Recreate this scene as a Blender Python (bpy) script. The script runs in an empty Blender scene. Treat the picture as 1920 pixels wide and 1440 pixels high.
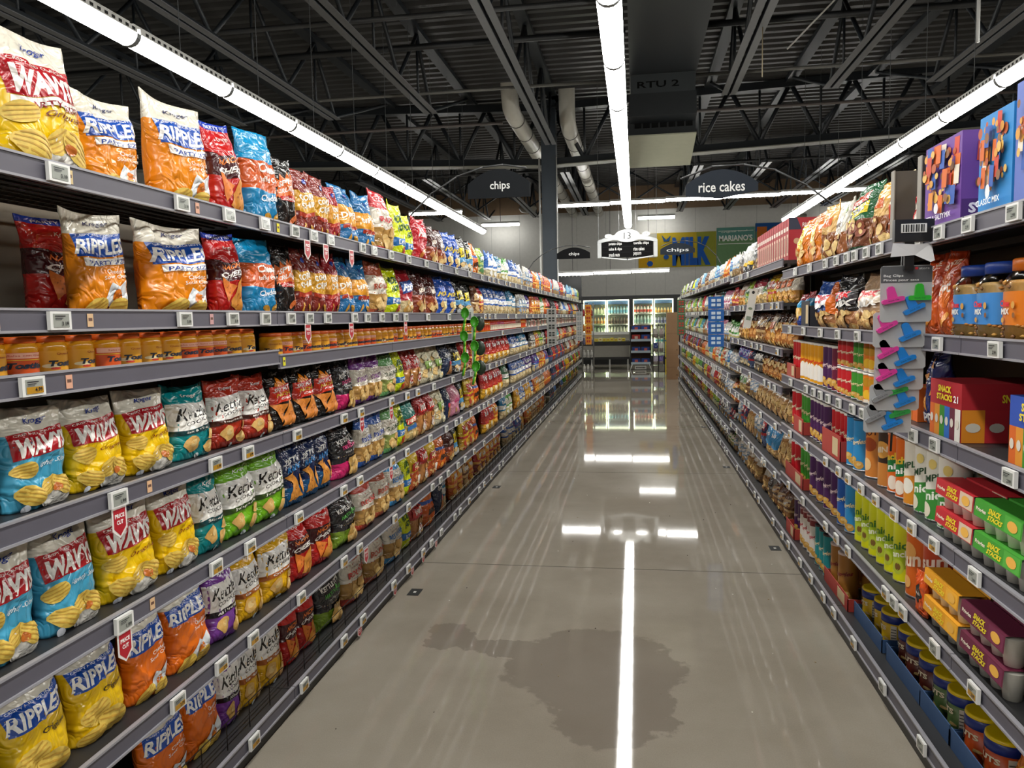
import bpy, math, random, bisect
from mathutils import Vector, Matrix, noise
from mathutils.geometry import tessellate_polygon
pi = math.pi
SC = bpy.context.scene
COL = SC.collection

# ---------------------------------------------------------------- camera
EYE = 1.607
def make_camera():
    psi, th, phi = 0.160865, 0.086130, 0.02
    f = Vector((-math.sin(psi) * math.cos(th), math.cos(psi) * math.cos(th), -math.sin(th)))
    r = Vector((math.cos(psi), math.sin(psi), 0))
    d = f.cross(r)
    R = math.cos(phi) * r + math.sin(phi) * d
    Dn = -math.sin(phi) * r + math.cos(phi) * d
    cam = bpy.data.cameras.new('camera')
    cam.sensor_fit = 'HORIZONTAL'; cam.sensor_width = 36.0
    cam.lens = 1440 / 1920 * 36.0
    cam.clip_start = 0.05; cam.clip_end = 200
    o = bpy.data.objects.new('camera', cam)
    m = Matrix.Identity(4)
    for i in range(3):
        m[i][0], m[i][1], m[i][2] = R[i], -Dn[i], -f[i]
    m[2][3] = EYE
    o.matrix_world = m
    COL.objects.link(o)
    SC.camera = o
make_camera()

# ---------------------------------------------------------------- world, exposure, light levels
w = bpy.data.worlds.new('world'); SC.world = w; w.use_nodes = True
w.node_tree.nodes['Background'].inputs[0].default_value = (.8, .85, .9, 1)
w.node_tree.nodes['Background'].inputs[1].default_value = 0.12
SC.view_settings.view_transform = 'Standard'
SC.view_settings.look = 'None'
SC.view_settings.exposure = 0.0
SC.view_settings.gamma = 1.0
SC.view_settings.use_curve_mapping = False
SC.cycles.use_denoising = True
SC.cycles.max_bounces = 7
SC.cycles.diffuse_bounces = 3
SC.cycles.glossy_bounces = 4
SC.cycles.transparent_max_bounces = 8
SC.cycles.caustics_reflective = False
SC.cycles.caustics_refractive = False
SC.cycles.sample_clamp_indirect = 4.0
LAMP = 36.0        # radiance of the aisle light lenses
WALLLAMP = 36.0    # of the rows along the back wall
COOLER = 13.0       # of the cooler door lamps and the added top strips

# ---------------------------------------------------------------- materials
def lin(h):
    h = h.lstrip('#')
    c = [int(h[i:i + 2], 16) / 255 for i in (0, 2, 4)]
    return tuple(x / 12.92 if x <= .04045 else ((x + .055) / 1.055) ** 2.4 for x in c) + (1,)
_M = {}
def M(h, kind='card', emit=0.0):
    key = (h, kind, emit)
    if key in _M: return _M[key]
    m = bpy.data.materials.new(kind + '_' + h.lstrip('#'))
    m.use_nodes = True
    nt = m.node_tree; N = nt.nodes; L = nt.links
    b = N['Principled BSDF']
    c = lin(h)
    b.inputs['Base Color'].default_value = c
    rough = dict(card=.6, film=.2, ink=.22, plastic=.35, paint=.45, metal=.3, matte=.85, gloss=.15, chip=.5)[kind if kind in ('card', 'film', 'ink', 'plastic', 'paint', 'metal', 'matte', 'gloss', 'chip') else 'card']
    b.inputs['Roughness'].default_value = rough
    if kind == 'metal': b.inputs['Metallic'].default_value = .8
    if kind == 'matte': b.inputs['Specular IOR Level'].default_value = .2
    if kind in ('film', 'ink'):
        b.inputs['Specular IOR Level'].default_value = .75
        tc = N.new('ShaderNodeTexCoord')
        n = N.new('ShaderNodeTexNoise'); n.inputs['Scale'].default_value = 8.5; n.inputs['Detail'].default_value = 2.0
        n.inputs['Distortion'].default_value = 1.6
        sb = N.new('ShaderNodeMath'); sb.operation = 'SUBTRACT'; sb.inputs[1].default_value = .5
        ab = N.new('ShaderNodeMath'); ab.operation = 'ABSOLUTE'
        L.new(n.outputs['Fac'], sb.inputs[0]); L.new(sb.outputs[0], ab.inputs[0])
        bp = N.new('ShaderNodeBump'); bp.inputs['Strength'].default_value = .7; bp.inputs['Distance'].default_value = .05
        L.new(tc.outputs['Object'], n.inputs['Vector']); L.new(ab.outputs[0], bp.inputs['Height']); L.new(bp.outputs['Normal'], b.inputs['Normal'])
    else:
        # slight unevenness so that no surface is a flat tone
        tc = N.new('ShaderNodeTexCoord')
        n = N.new('ShaderNodeTexNoise'); n.inputs['Scale'].default_value = 60 if kind == 'chip' else 9
        n.inputs['Detail'].default_value = 3
        mx = N.new('ShaderNodeMix'); mx.data_type = 'RGBA'
        k = .55 if kind == 'chip' else .9
        mx.inputs['A'].default_value = (c[0] * k, c[1] * k, c[2] * k, 1)
        mx.inputs['B'].default_value = tuple(min(1, x * (1.25 if kind == 'chip' else 1.06)) for x in c[:3]) + (1,)
        L.new(tc.outputs['Object'], n.inputs['Vector']); L.new(n.outputs['Fac'], mx.inputs['Factor']); L.new(mx.outputs['Result'], b.inputs['Base Color'])
    if emit:
        b.inputs['Emission Color'].default_value = c
        b.inputs['Emission Strength'].default_value = emit
    _M[key] = m
    return m
def clear_mat():
    m = bpy.data.materials.new('clear_plastic'); m.use_nodes = True
    nt = m.node_tree; N = nt.nodes; L = nt.links
    N.remove(N['Principled BSDF'])
    t = N.new('ShaderNodeBsdfTransparent'); t.inputs[0].default_value = (.97, .98, .98, 1)
    g = N.new('ShaderNodeBsdfGlossy'); g.inputs['Roughness'].default_value = .12
    lw = N.new('ShaderNodeLayerWeight'); lw.inputs[0].default_value = .2
    mx = N.new('ShaderNodeMixShader')
    L.new(lw.outputs['Fresnel'], mx.inputs[0]); L.new(t.outputs[0], mx.inputs[1]); L.new(g.outputs[0], mx.inputs[2])
    L.new(mx.outputs[0], N['Material Output'].inputs[0])
    return m
CLEAR = clear_mat()
def floor_mat():
    m = bpy.data.materials.new('polished_concrete'); m.use_nodes = True
    nt = m.node_tree; N = nt.nodes; L = nt.links; b = N['Principled BSDF']
    tc = N.new('ShaderNodeTexCoord')
    n1 = N.new('ShaderNodeTexNoise'); n1.inputs['Scale'].default_value = 1.1; n1.inputs['Detail'].default_value = 6; n1.inputs['Roughness'].default_value = .6
    n2 = N.new('ShaderNodeTexNoise'); n2.inputs['Scale'].default_value = 190; n2.inputs['Detail'].default_value = 2
    r1 = N.new('ShaderNodeValToRGB')
    r1.color_ramp.elements[0].position = .32; r1.color_ramp.elements[0].color = lin('#8a8275')
    r1.color_ramp.elements[1].position = .68; r1.color_ramp.elements[1].color = lin('#9c9589')
    r2 = N.new('ShaderNodeMapRange'); r2.inputs[3].default_value = .86; r2.inputs[4].default_value = 1.12
    L.new(tc.outputs['Object'], n1.inputs['Vector']); L.new(tc.outputs['Object'], n2.inputs['Vector'])
    L.new(n1.outputs['Fac'], r1.inputs[0]); L.new(n2.outputs['Fac'], r2.inputs[0])
    mul = N.new('ShaderNodeMix'); mul.data_type = 'RGBA'; mul.blend_type = 'MULTIPLY'; mul.inputs['Factor'].default_value = 1
    L.new(r1.outputs[0], mul.inputs['A']); L.new(r2.outputs[0], mul.inputs['B'])
    # the damp patch: union of distorted ellipses
    nd = N.new('ShaderNodeTexNoise'); nd.inputs['Scale'].default_value = 6; nd.inputs['Detail'].default_value = 8; nd.inputs['Roughness'].default_value = .62
    L.new(tc.outputs['Object'], nd.inputs['Vector'])
    off = N.new('ShaderNodeVectorMath'); off.operation = 'MULTIPLY_ADD'
    off.inputs[1].default_value = (.34, .22, 0); off.inputs[2].default_value = (-.17, -.11, 0)
    L.new(nd.outputs['Color'], off.inputs[0])
    pos = N.new('ShaderNodeVectorMath'); pos.operation = 'ADD'
    L.new(tc.outputs['Object'], pos.inputs[0]); L.new(off.outputs[0], pos.inputs[1])
    last = None
    for cx, cy, rx, ry in ((-.93, 3.68, .14, .16), (-.62, 3.58, .24, .10), (-.2, 3.42, .40, .42), (-.1, 3.05, .25, .3)):
        s = N.new('ShaderNodeVectorMath'); s.operation = 'SUBTRACT'; s.inputs[1].default_value = (cx, cy, 0)
        d = N.new('ShaderNodeVectorMath'); d.operation = 'DIVIDE'; d.inputs[1].default_value = (rx, ry, 1e3)
        ln = N.new('ShaderNodeVectorMath'); ln.operation = 'LENGTH'
        L.new(pos.outputs[0], s.inputs[0]); L.new(s.outputs[0], d.inputs[0]); L.new(d.outputs[0], ln.inputs[0])
        if last is None: last = ln.outputs['Value']
        else:
            mn = N.new('ShaderNodeMath'); mn.operation = 'MINIMUM'
            L.new(last, mn.inputs[0]); L.new(ln.outputs['Value'], mn.inputs[1]); last = mn.outputs[0]
    mr = N.new('ShaderNodeMapRange'); mr.inputs[1].default_value = .96; mr.inputs[2].default_value = 1.02
    mr.inputs[3].default_value = 1; mr.inputs[4].default_value = 0
    L.new(last, mr.inputs[0])
    st = N.new('ShaderNodeMix'); st.data_type = 'RGBA'
    st.inputs['B'].default_value = lin('#6e655c')
    fm = N.new('ShaderNodeMath'); fm.operation = 'MULTIPLY'; fm.inputs[1].default_value = .55
    L.new(mr.outputs[0], fm.inputs[0]); L.new(fm.outputs[0], st.inputs['Factor'])
    L.new(mul.outputs['Result'], st.inputs['A']); L.new(st.outputs['Result'], b.inputs['Base Color'])
    rr = N.new('ShaderNodeMapRange'); rr.inputs[3].default_value = .028; rr.inputs[4].default_value = .055
    L.new(n1.outputs['Fac'], rr.inputs[0]); L.new(rr.outputs[0], b.inputs['Roughness'])
    b.inputs['Specular IOR Level'].default_value = .2
    bp = N.new('ShaderNodeBump'); bp.inputs['Strength'].default_value = .02; bp.inputs['Distance'].default_value = .002
    n3 = N.new('ShaderNodeTexNoise'); n3.inputs['Scale'].default_value = 14
    L.new(tc.outputs['Object'], n3.inputs['Vector']); L.new(n3.outputs['Fac'], bp.inputs['Height']); L.new(bp.outputs[0], b.inputs['Normal'])
    return m

# ---------------------------------------------------------------- mesh builder
class G:
    def __init__(s): s.v = []; s.f = []; s.fm = []; s.ms = []; s.mi = {}; s.sm = []
    def slot(s, m):
        if m not in s.mi: s.mi[m] = len(s.ms); s.ms.append(m)
        return s.mi[m]
    def add(s, vs, fs, m, smooth=False):
        b = len(s.v); k = s.slot(m); s.v.extend(vs)
        for f in fs: s.f.append([b + i for i in f]); s.fm.append(k); s.sm.append(smooth)
    def box(s, x0, x1, y0, y1, z0, z1, m):
        v = [(x, y, z) for z in (z0, z1) for y in (y0, y1) for x in (x0, x1)]
        s.add(v, [(0, 2, 3, 1), (4, 5, 7, 6), (0, 1, 5, 4), (2, 6, 7, 3), (0, 4, 6, 2), (1, 3, 7, 5)], m)
        return s
    def bar(s, p, q, r, m, n=6, smooth=True):
        p = Vector(p); q = Vector(q); a = (q - p).normalized()
        u = a.orthogonal().normalized(); w_ = a.cross(u)
        vs = []
        for e in (p, q):
            for i in range(n):
                t = 2 * pi * (i + .5) / n
                vs.append(tuple(e + (u * math.cos(t) + w_ * math.sin(t)) * r))
        s.add(vs, [(i, (i + 1) % n, n + (i + 1) % n, n + i) for i in range(n)] + [tuple(range(n))[::-1], tuple(range(n, 2 * n))], m, smooth and n > 4)
        return s
    def path(s, pts, r, m, n=6):
        for a, b in zip(pts, pts[1:]): s.bar(a, b, r, m, n)
        return s
    def lathe(s, prof, m, n=20, cx=0, cy=0, smooth=True, cap=True):
        vs = []; fs = []
        for r, z in prof:
            for i in range(n):
                t = 2 * pi * i / n
                vs.append((cx + r * math.cos(t), cy + r * math.sin(t), z))
        for j in range(len(prof) - 1):
            for i in range(n):
                fs.append((j * n + i, j * n + (i + 1) % n, (j + 1) * n + (i + 1) % n, (j + 1) * n + i))
        if cap: fs += [tuple(range(n))[::-1], tuple(range((len(prof) - 1) * n, len(prof) * n))]
        s.add(vs, fs, m, smooth); return s
    def prism(s, poly, y0, y1, m):   # polygon in x,z extruded along y
        n = len(poly)
        vs = [(x, y0, z) for x, z in poly] + [(x, y1, z) for x, z in poly]
        fs = [(i, (i + 1) % n, n + (i + 1) % n, n + i) for i in range(n)]
        tr = tessellate_polygon([[Vector((x, z, 0)) for x, z in poly]])
        fs += [tuple(t) for t in tr] + [tuple(n + i for i in t[::-1]) for t in tr]
        s.add(vs, fs, m); return s
    def mesh(s, name):
        me = bpy.data.meshes.new(name)
        me.from_pydata(s.v, [], s.f)
        for m in s.ms: me.materials.append(m)
        me.polygons.foreach_set('material_index', s.fm)
        me.polygons.foreach_set('use_smooth', s.sm)
        me.update()
        return me
    def obj(s, name, parent=None, loc=(0, 0, 0), rz=0):
        return ob(name, s.mesh(name), parent, loc, rz)
def ob(name, me, parent=None, loc=(0, 0, 0), rz=0, scale=None):
    o = bpy.data.objects.new(name, me)
    o.location = loc; o.rotation_euler = (0, 0, rz)
    if scale: o.scale = scale
    if parent is not None: o.parent = parent
    COL.objects.link(o)
    return o
def tag(o, label=None, cat=None, group=None, kind=None):
    if label: o['label'] = label
    if cat: o['category'] = cat
    if group: o['group'] = group
    if kind: o['kind'] = kind
    return o
def thing(name, label=None, cat=None, loc=(0, 0, 0), rz=0, group=None, kind=None):
    o = ob(name, None, None, loc, rz)
    o.empty_display_size = .05
    return tag(o, label, cat, group, kind)
def copy_tree(o, parent=None):
    c = o.copy(); COL.objects.link(c)
    if parent is not None: c.parent = parent
    for ch in list(o.children): copy_tree(ch, c)
    return c
_O1 = 'zeroth first second third fourth fifth sixth seventh eighth ninth tenth eleventh twelfth thirteenth fourteenth fifteenth sixteenth seventeenth eighteenth nineteenth'.split()
_T = {2: ('twentieth', 'twenty'), 3: ('thirtieth', 'thirty'), 4: ('fortieth', 'forty'), 5: ('fiftieth', 'fifty'), 6: ('sixtieth', 'sixty'), 7: ('seventieth', 'seventy'), 8: ('eightieth', 'eighty'), 9: ('ninetieth', 'ninety')}
def ordn(n):
    if n < 20: return _O1[n]
    t, u = divmod(n, 10)
    return _T[t][0] if not u else _T[t][1] + '-' + _O1[u]

# ---------------------------------------------------------------- lettering and printed shapes (2-D triangles)
_TX = {}
def glyphs(text, bold, res=2):
    key = (text, bold, res)
    if key in _TX: return _TX[key]
    c = bpy.data.curves.new('lettering', 'FONT'); c.body = text; c.resolution_u = res; c.offset = bold
    c.dimensions = '2D'; c.fill_mode = 'BOTH'
    o = bpy.data.objects.new('lettering', c)
    me = bpy.data.meshes.new_from_object(o)
    me.calc_loop_triangles()
    vs = [(v.co.x, v.co.y) for v in me.vertices]
    ts = [tuple(t.vertices) for t in me.loop_triangles]
    bpy.data.objects.remove(o); bpy.data.curves.remove(c); bpy.data.meshes.remove(me)
    x0 = min(v[0] for v in vs); x1 = max(v[0] for v in vs); y0 = min(v[1] for v in vs); y1 = max(v[1] for v in vs)
    tr = [[((vs[i][0] - x0) / (x1 - x0), (vs[i][1] - y0) / (y1 - y0)) for i in t] for t in ts]
    _TX[key] = tr
    return tr
def T(s, u0, u1, v0, v1, c, sl=0, b=.02, it=0): return ('T', s, u0, u1, v0, v1, c, sl, b, it)
def R(u0, u1, v0, v1, c, sl=0): return ('P', [(u0, v0 + sl * (u0 - .5)), (u1, v0 + sl * (u1 - .5)), (u1, v1 + sl * (u1 - .5)), (u0, v1 + sl * (u0 - .5))], c, 'ink')
def P(pts, c, k='ink'): return ('P', pts, c, k)
def E(u, v, ru, c, asp=.75, fl=1.0, a=0, n=14, k='ink'):
    return ('P', [(u + ru * (math.cos(t) * math.cos(a) - fl * math.sin(t) * math.sin(a)), v + ru * asp * (math.cos(t) * math.sin(a) + fl * math.sin(t) * math.cos(a))) for t in (2 * pi * i / n for i in range(n))], c, k)
def chip_wavy(u, v, s, a, asp=.75):
    o = [E(u, v, s, '#e9c65a', asp, .62, a, 16, 'chip')]
    for k in (-.6, -.2, .2, .6):
        h = math.sqrt(1 - k * k) * .9
        o.append(P([(u + s * (p * math.cos(a) - .62 * q * math.sin(a)), v + s * asp * (p * math.sin(a) + .62 * q * math.cos(a))) for p, q in ((-h, k - .06), (h, k - .06), (h, k + .06), (-h, k + .06))], '#cc9f3c', 'chip'))
    return o
def chip_tri(u, v, s, a, c='#d98f35', asp=.75):
    pts = []
    for i in range(18):
        t = 2 * pi * i / 18
        r = .62 / max(.5, math.cos(((t + pi / 3) % (2 * pi / 3)) - pi / 3)) * (1 + .05 * math.sin(5 * t))
        pts.append((u + s * r * math.cos(t + a), v + s * asp * r * math.sin(t + a)))
    o = [P(pts, c, 'chip')]
    for dx, dy, q in ((.2, .1, .1), (-.25, .15, .08), (0, -.3, .09), (-.05, .3, .06)):
        o.append(E(u + s * dx, v + s * asp * dy, s * q, '#a8541c', asp, .7, a, 7, 'chip'))
    return o
def chip_round(u, v, s, a, c='#dcae62', asp=.75):
    pts = [(u + s * (1 + .12 * math.sin(3 * t + a) + .08 * math.sin(5 * t)) * math.cos(t + a), v + s * asp * .8 * (1 + .12 * math.sin(2 * t)) * math.sin(t + a)) for t in (2 * pi * i / 16 for i in range(16))]
    return [P(pts, c, 'chip'), E(u + s * .15, v + s * .1, s * .5, '#ecc988', asp, .7, a, 9, 'chip')]
def bowl(u, v, s):
    o = [E(u, v, s, '#e9e6de', .75, .75)]
    return o + chip_wavy(u - s * .35, v + s * .35, s * .62, .5) + chip_wavy(u + s * .4, v + s * .25, s * .7, -.5) + [E(u, v + s * .2, s * .25, '#c06a2a', .75, .7)]
def heap(u0, u1, v0, v1, c, n, seed, s=.12, fn=chip_round):
    rs = random.Random(seed); o = []
    for i in range(n):
        o += fn(rs.uniform(u0, u1), rs.uniform(v0, v1), s * rs.uniform(.8, 1.2), rs.uniform(0, 6), c if i % 3 else '#e3c07c')
    return o
def stars(v, c, n=9, s=.014):
    return [E(.1 + .8 * i / (n - 1), v, s, c, .75, 1, 0, 5) for i in range(n)]

def refine(tris, sx, sy, lmax):
    out = []; st = list(tris)
    while st:
        t = st.pop()
        best = -1; bi = 0
        for i in range(3):
            a, b = t[i], t[(i + 1) % 3]
            d = ((a[0] - b[0]) * sx) ** 2 + ((a[1] - b[1]) * sy) ** 2
            if d > best: best, bi = d, i
        if best <= lmax * lmax: out.append(t); continue
        a, b, c = t[bi], t[(bi + 1) % 3], t[(bi + 2) % 3]
        m = ((a[0] + b[0]) / 2, (a[1] + b[1]) / 2)
        st.append([a, m, c]); st.append([m, b, c])
    return out
def print_on(g, items, surf, sx, sy, lmax, eps=.0012, step=.00035, ink='ink', fine=True):
    """Lay printed items (u,v shapes) on the surface surf(u,v,h): h is the height above it."""
    h = eps
    for it in items:
        if it[0] == 'T':
            _, s, u0, u1, v0, v1, c, sl, b, ital = it
            tr = [[(u0 + (u1 - u0) * (x + ital * (y - .5)), v0 + (v1 - v0) * y + sl * (u0 + (u1 - u0) * x - .5)) for x, y in t] for t in glyphs(s, b, 2 if fine else 1)]
            mat = M(c, ink)
        else:
            _, pts, c, k = it
            if not fine and k == 'chip' and len(pts) < 10: continue
            tr = [[pts[i] for i in t] for t in tessellate_polygon([[Vector((x, y, 0)) for x, y in pts]])]
            mat = M(c, k if k == 'chip' else ink)
        cl = lambda x: min(.995, max(.005, x))
        tr = [[(cl(x), cl(y)) for x, y in t] for t in refine(tr, sx, sy, lmax)]
        idx = {}; vs = []; fs = []
        for t in tr:
            a, b_, c_ = t
            ar = (b_[0] - a[0]) * (c_[1] - a[1]) - (c_[0] - a[0]) * (b_[1] - a[1])
            if abs(ar) < 1e-9: continue
            f = []
            for p in (t if ar > 0 else t[::-1]):
                k2 = (round(p[0], 5), round(p[1], 5))
                if k2 not in idx: idx[k2] = len(vs); vs.append(surf(p[0], p[1], h))
                f.append(idx[k2])
            fs.append(f)
        if fs: g.add(vs, fs, mat, True)
        h += step

# ---------------------------------------------------------------- bags
def bag_mesh(name, W, H, D, base, bands, items, seed, lod, leanf=None):
    rs = random.Random(seed)
    ox, oy = rs.uniform(0, 60), rs.uniform(0, 60)
    lean = rs.uniform(-.004, .03) if leanf is None else leanf
    skew = rs.uniform(-.012, .012); tilt = rs.uniform(-.05, .05); ears = rs.uniform(.0, .02); ph = rs.uniform(0, 6)
    nu, nv = ((22, 30), (10, 14), (4, 6))[lod]
    cuts = [b for b, _c in bands if b < 1]
    vs = sorted(set([v for v in (j / nv for j in range(nv + 1)) if all(abs(v - b) > .008 for b in cuts)] + cuts))
    wr = 1
    Fg, Bg = [], []
    for v in vs:
        if v < .16: pr = .55 + .45 * math.sin(v / .16 * pi / 2)
        elif v < .48: pr = 1
        else: pr = max(0, math.cos(min(1, (v - .48) / .47) * pi / 2)) ** .8
        top = max(0, (v - .6) / .4)
        wd = W * (.89 + .11 * (1 - pr))
        rf, rb = [], []
        for i in range(nu + 1):
            u = i / nu; e = abs(2 * u - 1)
            x = (u - .5) * wd + skew * v ** 3
            d = D * .46 * pr * (1 - e ** 3.6) ** .6 + .0022
            n1 = noise.noise((u * 3.2 + ox, v * 3.2 + oy, 0))
            n2 = 1 - abs(noise.noise((u * 6 + v * 2 + ox, v * 5 - u * 3 + oy, 3.3))) * 2
            n3 = noise.noise((u * 9 + ox, v * 2.2 + oy, 7.7))
            k = min(1, pr + .12)
            wv = wr * (.013 * n1 + .008 * (n2 - .5) + .016 * n3 * top) * min(1, d / .012)
            seal = .010 * math.sin(u * 6.5 + ph) * top + lean * v * v * H / .3
            z = v * H + v ** 3 * (tilt * H * (u - .5) + ears * e * e) + .012 * pr * n1 * min(1, v * 5, (1 - v) * 8)
            z = max(z, .001 + .9 * v * H) if v < .2 else z
            if v == 0: z = .001 + .012 * max(0, e - .8)
            rf.append((x, -max(d + wv, .0016) + seal, z)); rb.append((x, max(d * .95 - wv * .4, .0016) + seal, z))
        Fg.append(rf); Bg.append(rb)
    def band(v):
        for b, c in bands:
            if v < b: return c
        return bands[-1][1] if bands and bands[-1][0] >= 1 else base
    g = G()
    n = nu + 1; m = len(vs)
    pts = [p for r in Fg for p in r] + [p for r in Bg for p in r]
    by = {}
    for j in range(m - 1):
        c = M(band((vs[j] + vs[j + 1]) / 2), 'film')
        L = by.setdefault(c, [])
        for i in range(nu):
            a = j * n + i
            L.append((a, a + 1, a + n + 1, a + n)); bq = n * m
            L.append((bq + a, bq + a + n, bq + a + n + 1, bq + a + 1))
        for i, fl in ((0, 1), (nu, 0)):
            a = j * n + i; bq = n * m + a
            L.append((a, a + n, bq + n, bq) if fl else (a, bq, bq + n, a + n))
    bot = M(band(.001), 'film'); tp = M(band(.999), 'film')
    for i in range(nu):
        by.setdefault(bot, []).append((i, n * m + i, n * m + i + 1, i + 1))
        a = (m - 1) * n + i
        by.setdefault(tp, []).append((a, a + 1, n * m + a + 1, n * m + a))
    g.v.extend(pts)
    for mt, fs in by.items():
        k = g.slot(mt)
        for f in fs: g.f.append(list(f)); g.fm.append(k); g.sm.append(True)
    def smp(u, v):
        fu = min(max(u, 0), 1) * nu; i = min(nu - 1, int(fu)); fu -= i
        v = min(max(v, 0), 1)
        j = min(m - 2, max(0, bisect.bisect_right(vs, v) - 1)); fv = (v - vs[j]) / (vs[j + 1] - vs[j])
        a, b, c, d = Fg[j][i], Fg[j][i + 1], Fg[j + 1][i], Fg[j + 1][i + 1]
        return tuple((a[q] * (1 - fu) + b[q] * fu) * (1 - fv) + (c[q] * (1 - fu) + d[q] * fu) * fv for q in range(3))
    def surf(u, v, h):
        p = smp(u, v)
        du = Vector(smp(u + .03, v)) - Vector(smp(u - .03, v)); dv = Vector(smp(u, v + .03)) - Vector(smp(u, v - .03))
        nn = du.cross(dv)
        if nn.length < 1e-9: nn = Vector((0, -1, 0))
        nn.normalize()
        return (p[0] + nn.x * h, p[1] + nn.y * h, max(.0012, p[2] + nn.z * h))
    if lod < 2:
        print_on(g, items, surf, W, H, (.016, .045)[lod], .0016 if lod == 0 else .003, .0004, fine=(lod == 0))
    return g.mesh(name)

# design: (object name, category, look, W, H, D, base, bands [(v below which, colour)], printed items)
DS = {}
def design(k, name, cat, look, W, H, Dp, base, bands, items, **kw):
    DS[k] = dict(name=name, cat=cat, look=look, W=W, H=H, D=Dp, base=base, bands=bands, items=items, **kw)
CR = '#e2dccd'; WH = '#efeeea'; BK = '#17171a'
def wavy(k, base, sub, subc, look, party=False):
    it = [P([(.08, .50), (.98, .565), (.97, .81), (.05, .745)], '#ad1822'),
          T('CRISPY AND CRUNCHY', .12, .88, .742, .765, '#f4e9e4', .07, .01), T('WAVYS', .10, .92, .54, .72, '#fbf7f2', .07, .05, .05),
          T('Kroger', .36, .72, .83, .90, '#2a3f93', .07, .012, .12)]
    if party: it += [P([(.1, .44), (.98, .505), (.98, .56), (.1, .495)], '#f3efe8'), T('PARTY SIZE', .2, .92, .455, .50, '#8d1620', .07, .02)]
    it += [T(sub, .42, .90, .38 if party else .42, .44 if party else .475, subc, .05, .01, .1)]
    it += chip_wavy(.2, .40, .17, .2) + bowl(.66, .13, .30) + chip_wavy(.25, .16, .2, -.3) + [E(.17, .05, .05, '#dfe4ee', .75)]
    design(k, 'potato_chip_bag', 'chip bag', look, *((.33, .345, .13) if party else (.228, .30, .10)), base, [(.74, base), (1.01, CR)], it)
wavy('wavyP', '#f1c40a', 'Original', '#7d3a10', 'party size yellow wavy chip bag with red banner', True)
wavy('wavyy', '#f2c50c', 'Original', '#8d3d0c', 'yellow wavy chip bag with red banner')
wavy('wavyb', '#4ba7cc', 'Lightly Salted', '#e8f3f8', 'sky blue wavy chip bag with red banner')
def ripples(k, base, sub, subc, look, party=False):
    it = [P([(.08, .55), (.99, .61), (.985, .82), (.05, .77)], '#1d4fae'), T('CRISPY AND CRUNCHY', .12, .88, .768, .79, '#e5ecf8', .06, .008),
          T('RIPPLES', .08, .92, .595, .745, '#fbfaf6', .06, .03, .06), T('Kroger', .36, .72, .86, .92, '#2b2f5c', .06, .012, .12)]
    if party: it += [P([(.16, .47), (.98, .52), (.96, .585), (.14, .54)], '#f5f2ec'), T('PARTY SIZE', .22, .92, .495, .54, '#1d3f97', .06, .02)]
    a, b = (.36, .44) if party else (.44, .52)
    if sub == 'o': it += [T('Original', .45, .92, a, b - .01, subc, .05, .02, .1)]
    else: it += [T('Cheddar &', .5, .92, a + .035, b, subc, .05, .012), T('Sour Cream', .44, .94, a - .02, a + .02, subc, .05, .012)]
    if sub == 'o': it += chip_wavy(.3, .3, .24, .3) + chip_wavy(.62, .14, .3, -.2) + chip_wavy(.25, .08, .2, .1)
    else: it += [P([(.42, .12), (.55, .3), (.68, .26), (.84, .33), (.86, .2), (.9, .1), (.6, .05)], '#dfe3e6')] + [E(.66, .17, .09, '#e37a1c', .75)] + chip_wavy(.72, .07, .2, .1) + chip_wavy(.3, .07, .2, .5)
    design(k, 'potato_chip_bag', 'chip bag', look, *((.29, .345, .13) if party else (.225, .30, .10)), base, [(.77, base), (1.01, CR)], it)
ripples('ripP', '#ea8a12', 'c', '#fbeede', 'party size orange rippled chip bag with blue banner', True)
ripples('ripo', '#e8711a', 'c', '#fbeede', 'orange rippled chip bag with blue banner')
ripples('ripy', '#eec215', 'o', '#3b2f12', 'yellow rippled chip bag with blue banner')
def kettle(k, col, strip, fl, look, chips='k'):
    it = [R(0, 1, .42, .765, '#f0eee9', .03), T('Kettle', .12, .88, .56, .71, '#151515', .04, .012, .1), T('COOKED', .24, .86, .49, .54, '#202020', .04, .0),
          R(0, 1, .36, .43, strip, .03), T(fl, .22, .86, .375, .415, '#f3efe6', .03, .012), T('Kroger', .35, .72, .83, .89, '#f1efe9', .03, .012, .12)]
    it += chip_round(.33, .22, .17, .4) + chip_round(.78, .14, .15, 1.3) + chip_round(.86, .3, .12, 2.1) + [E(.45, .05, .05, '#d7e2e2', .75)]
    design(k, 'kettle_chip_bag', 'chip bag', look, .212, .30, .10, col, [], it)
kettle('kteal', '#0b8b91', '#123f45', 'Salt & Vinegar', 'teal and white kettle chip bag')
kettle('kred', '#b0301c', '#43190f', 'Mesquite BBQ', 'brick red and white kettle chip bag')
kettle('kgreen', '#6fb01c', '#2d4416', 'Jalapeno', 'lime green and white kettle chip bag')
kettle('kpurp', '#7a3f9d', '#191420', 'All Dressed', 'purple and white kettle chip bag')
kettle('kyel', '#e2ac12', '#a55a20', 'Original', 'golden yellow and white kettle chip bag')
def tortil(k, look, base, bands, items, party=False):
    design(k, 'tortilla_chip_bag', 'chip bag', look, *((.27, .345, .12) if party else (.205, .30, .10)), base, bands, items)
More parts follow.
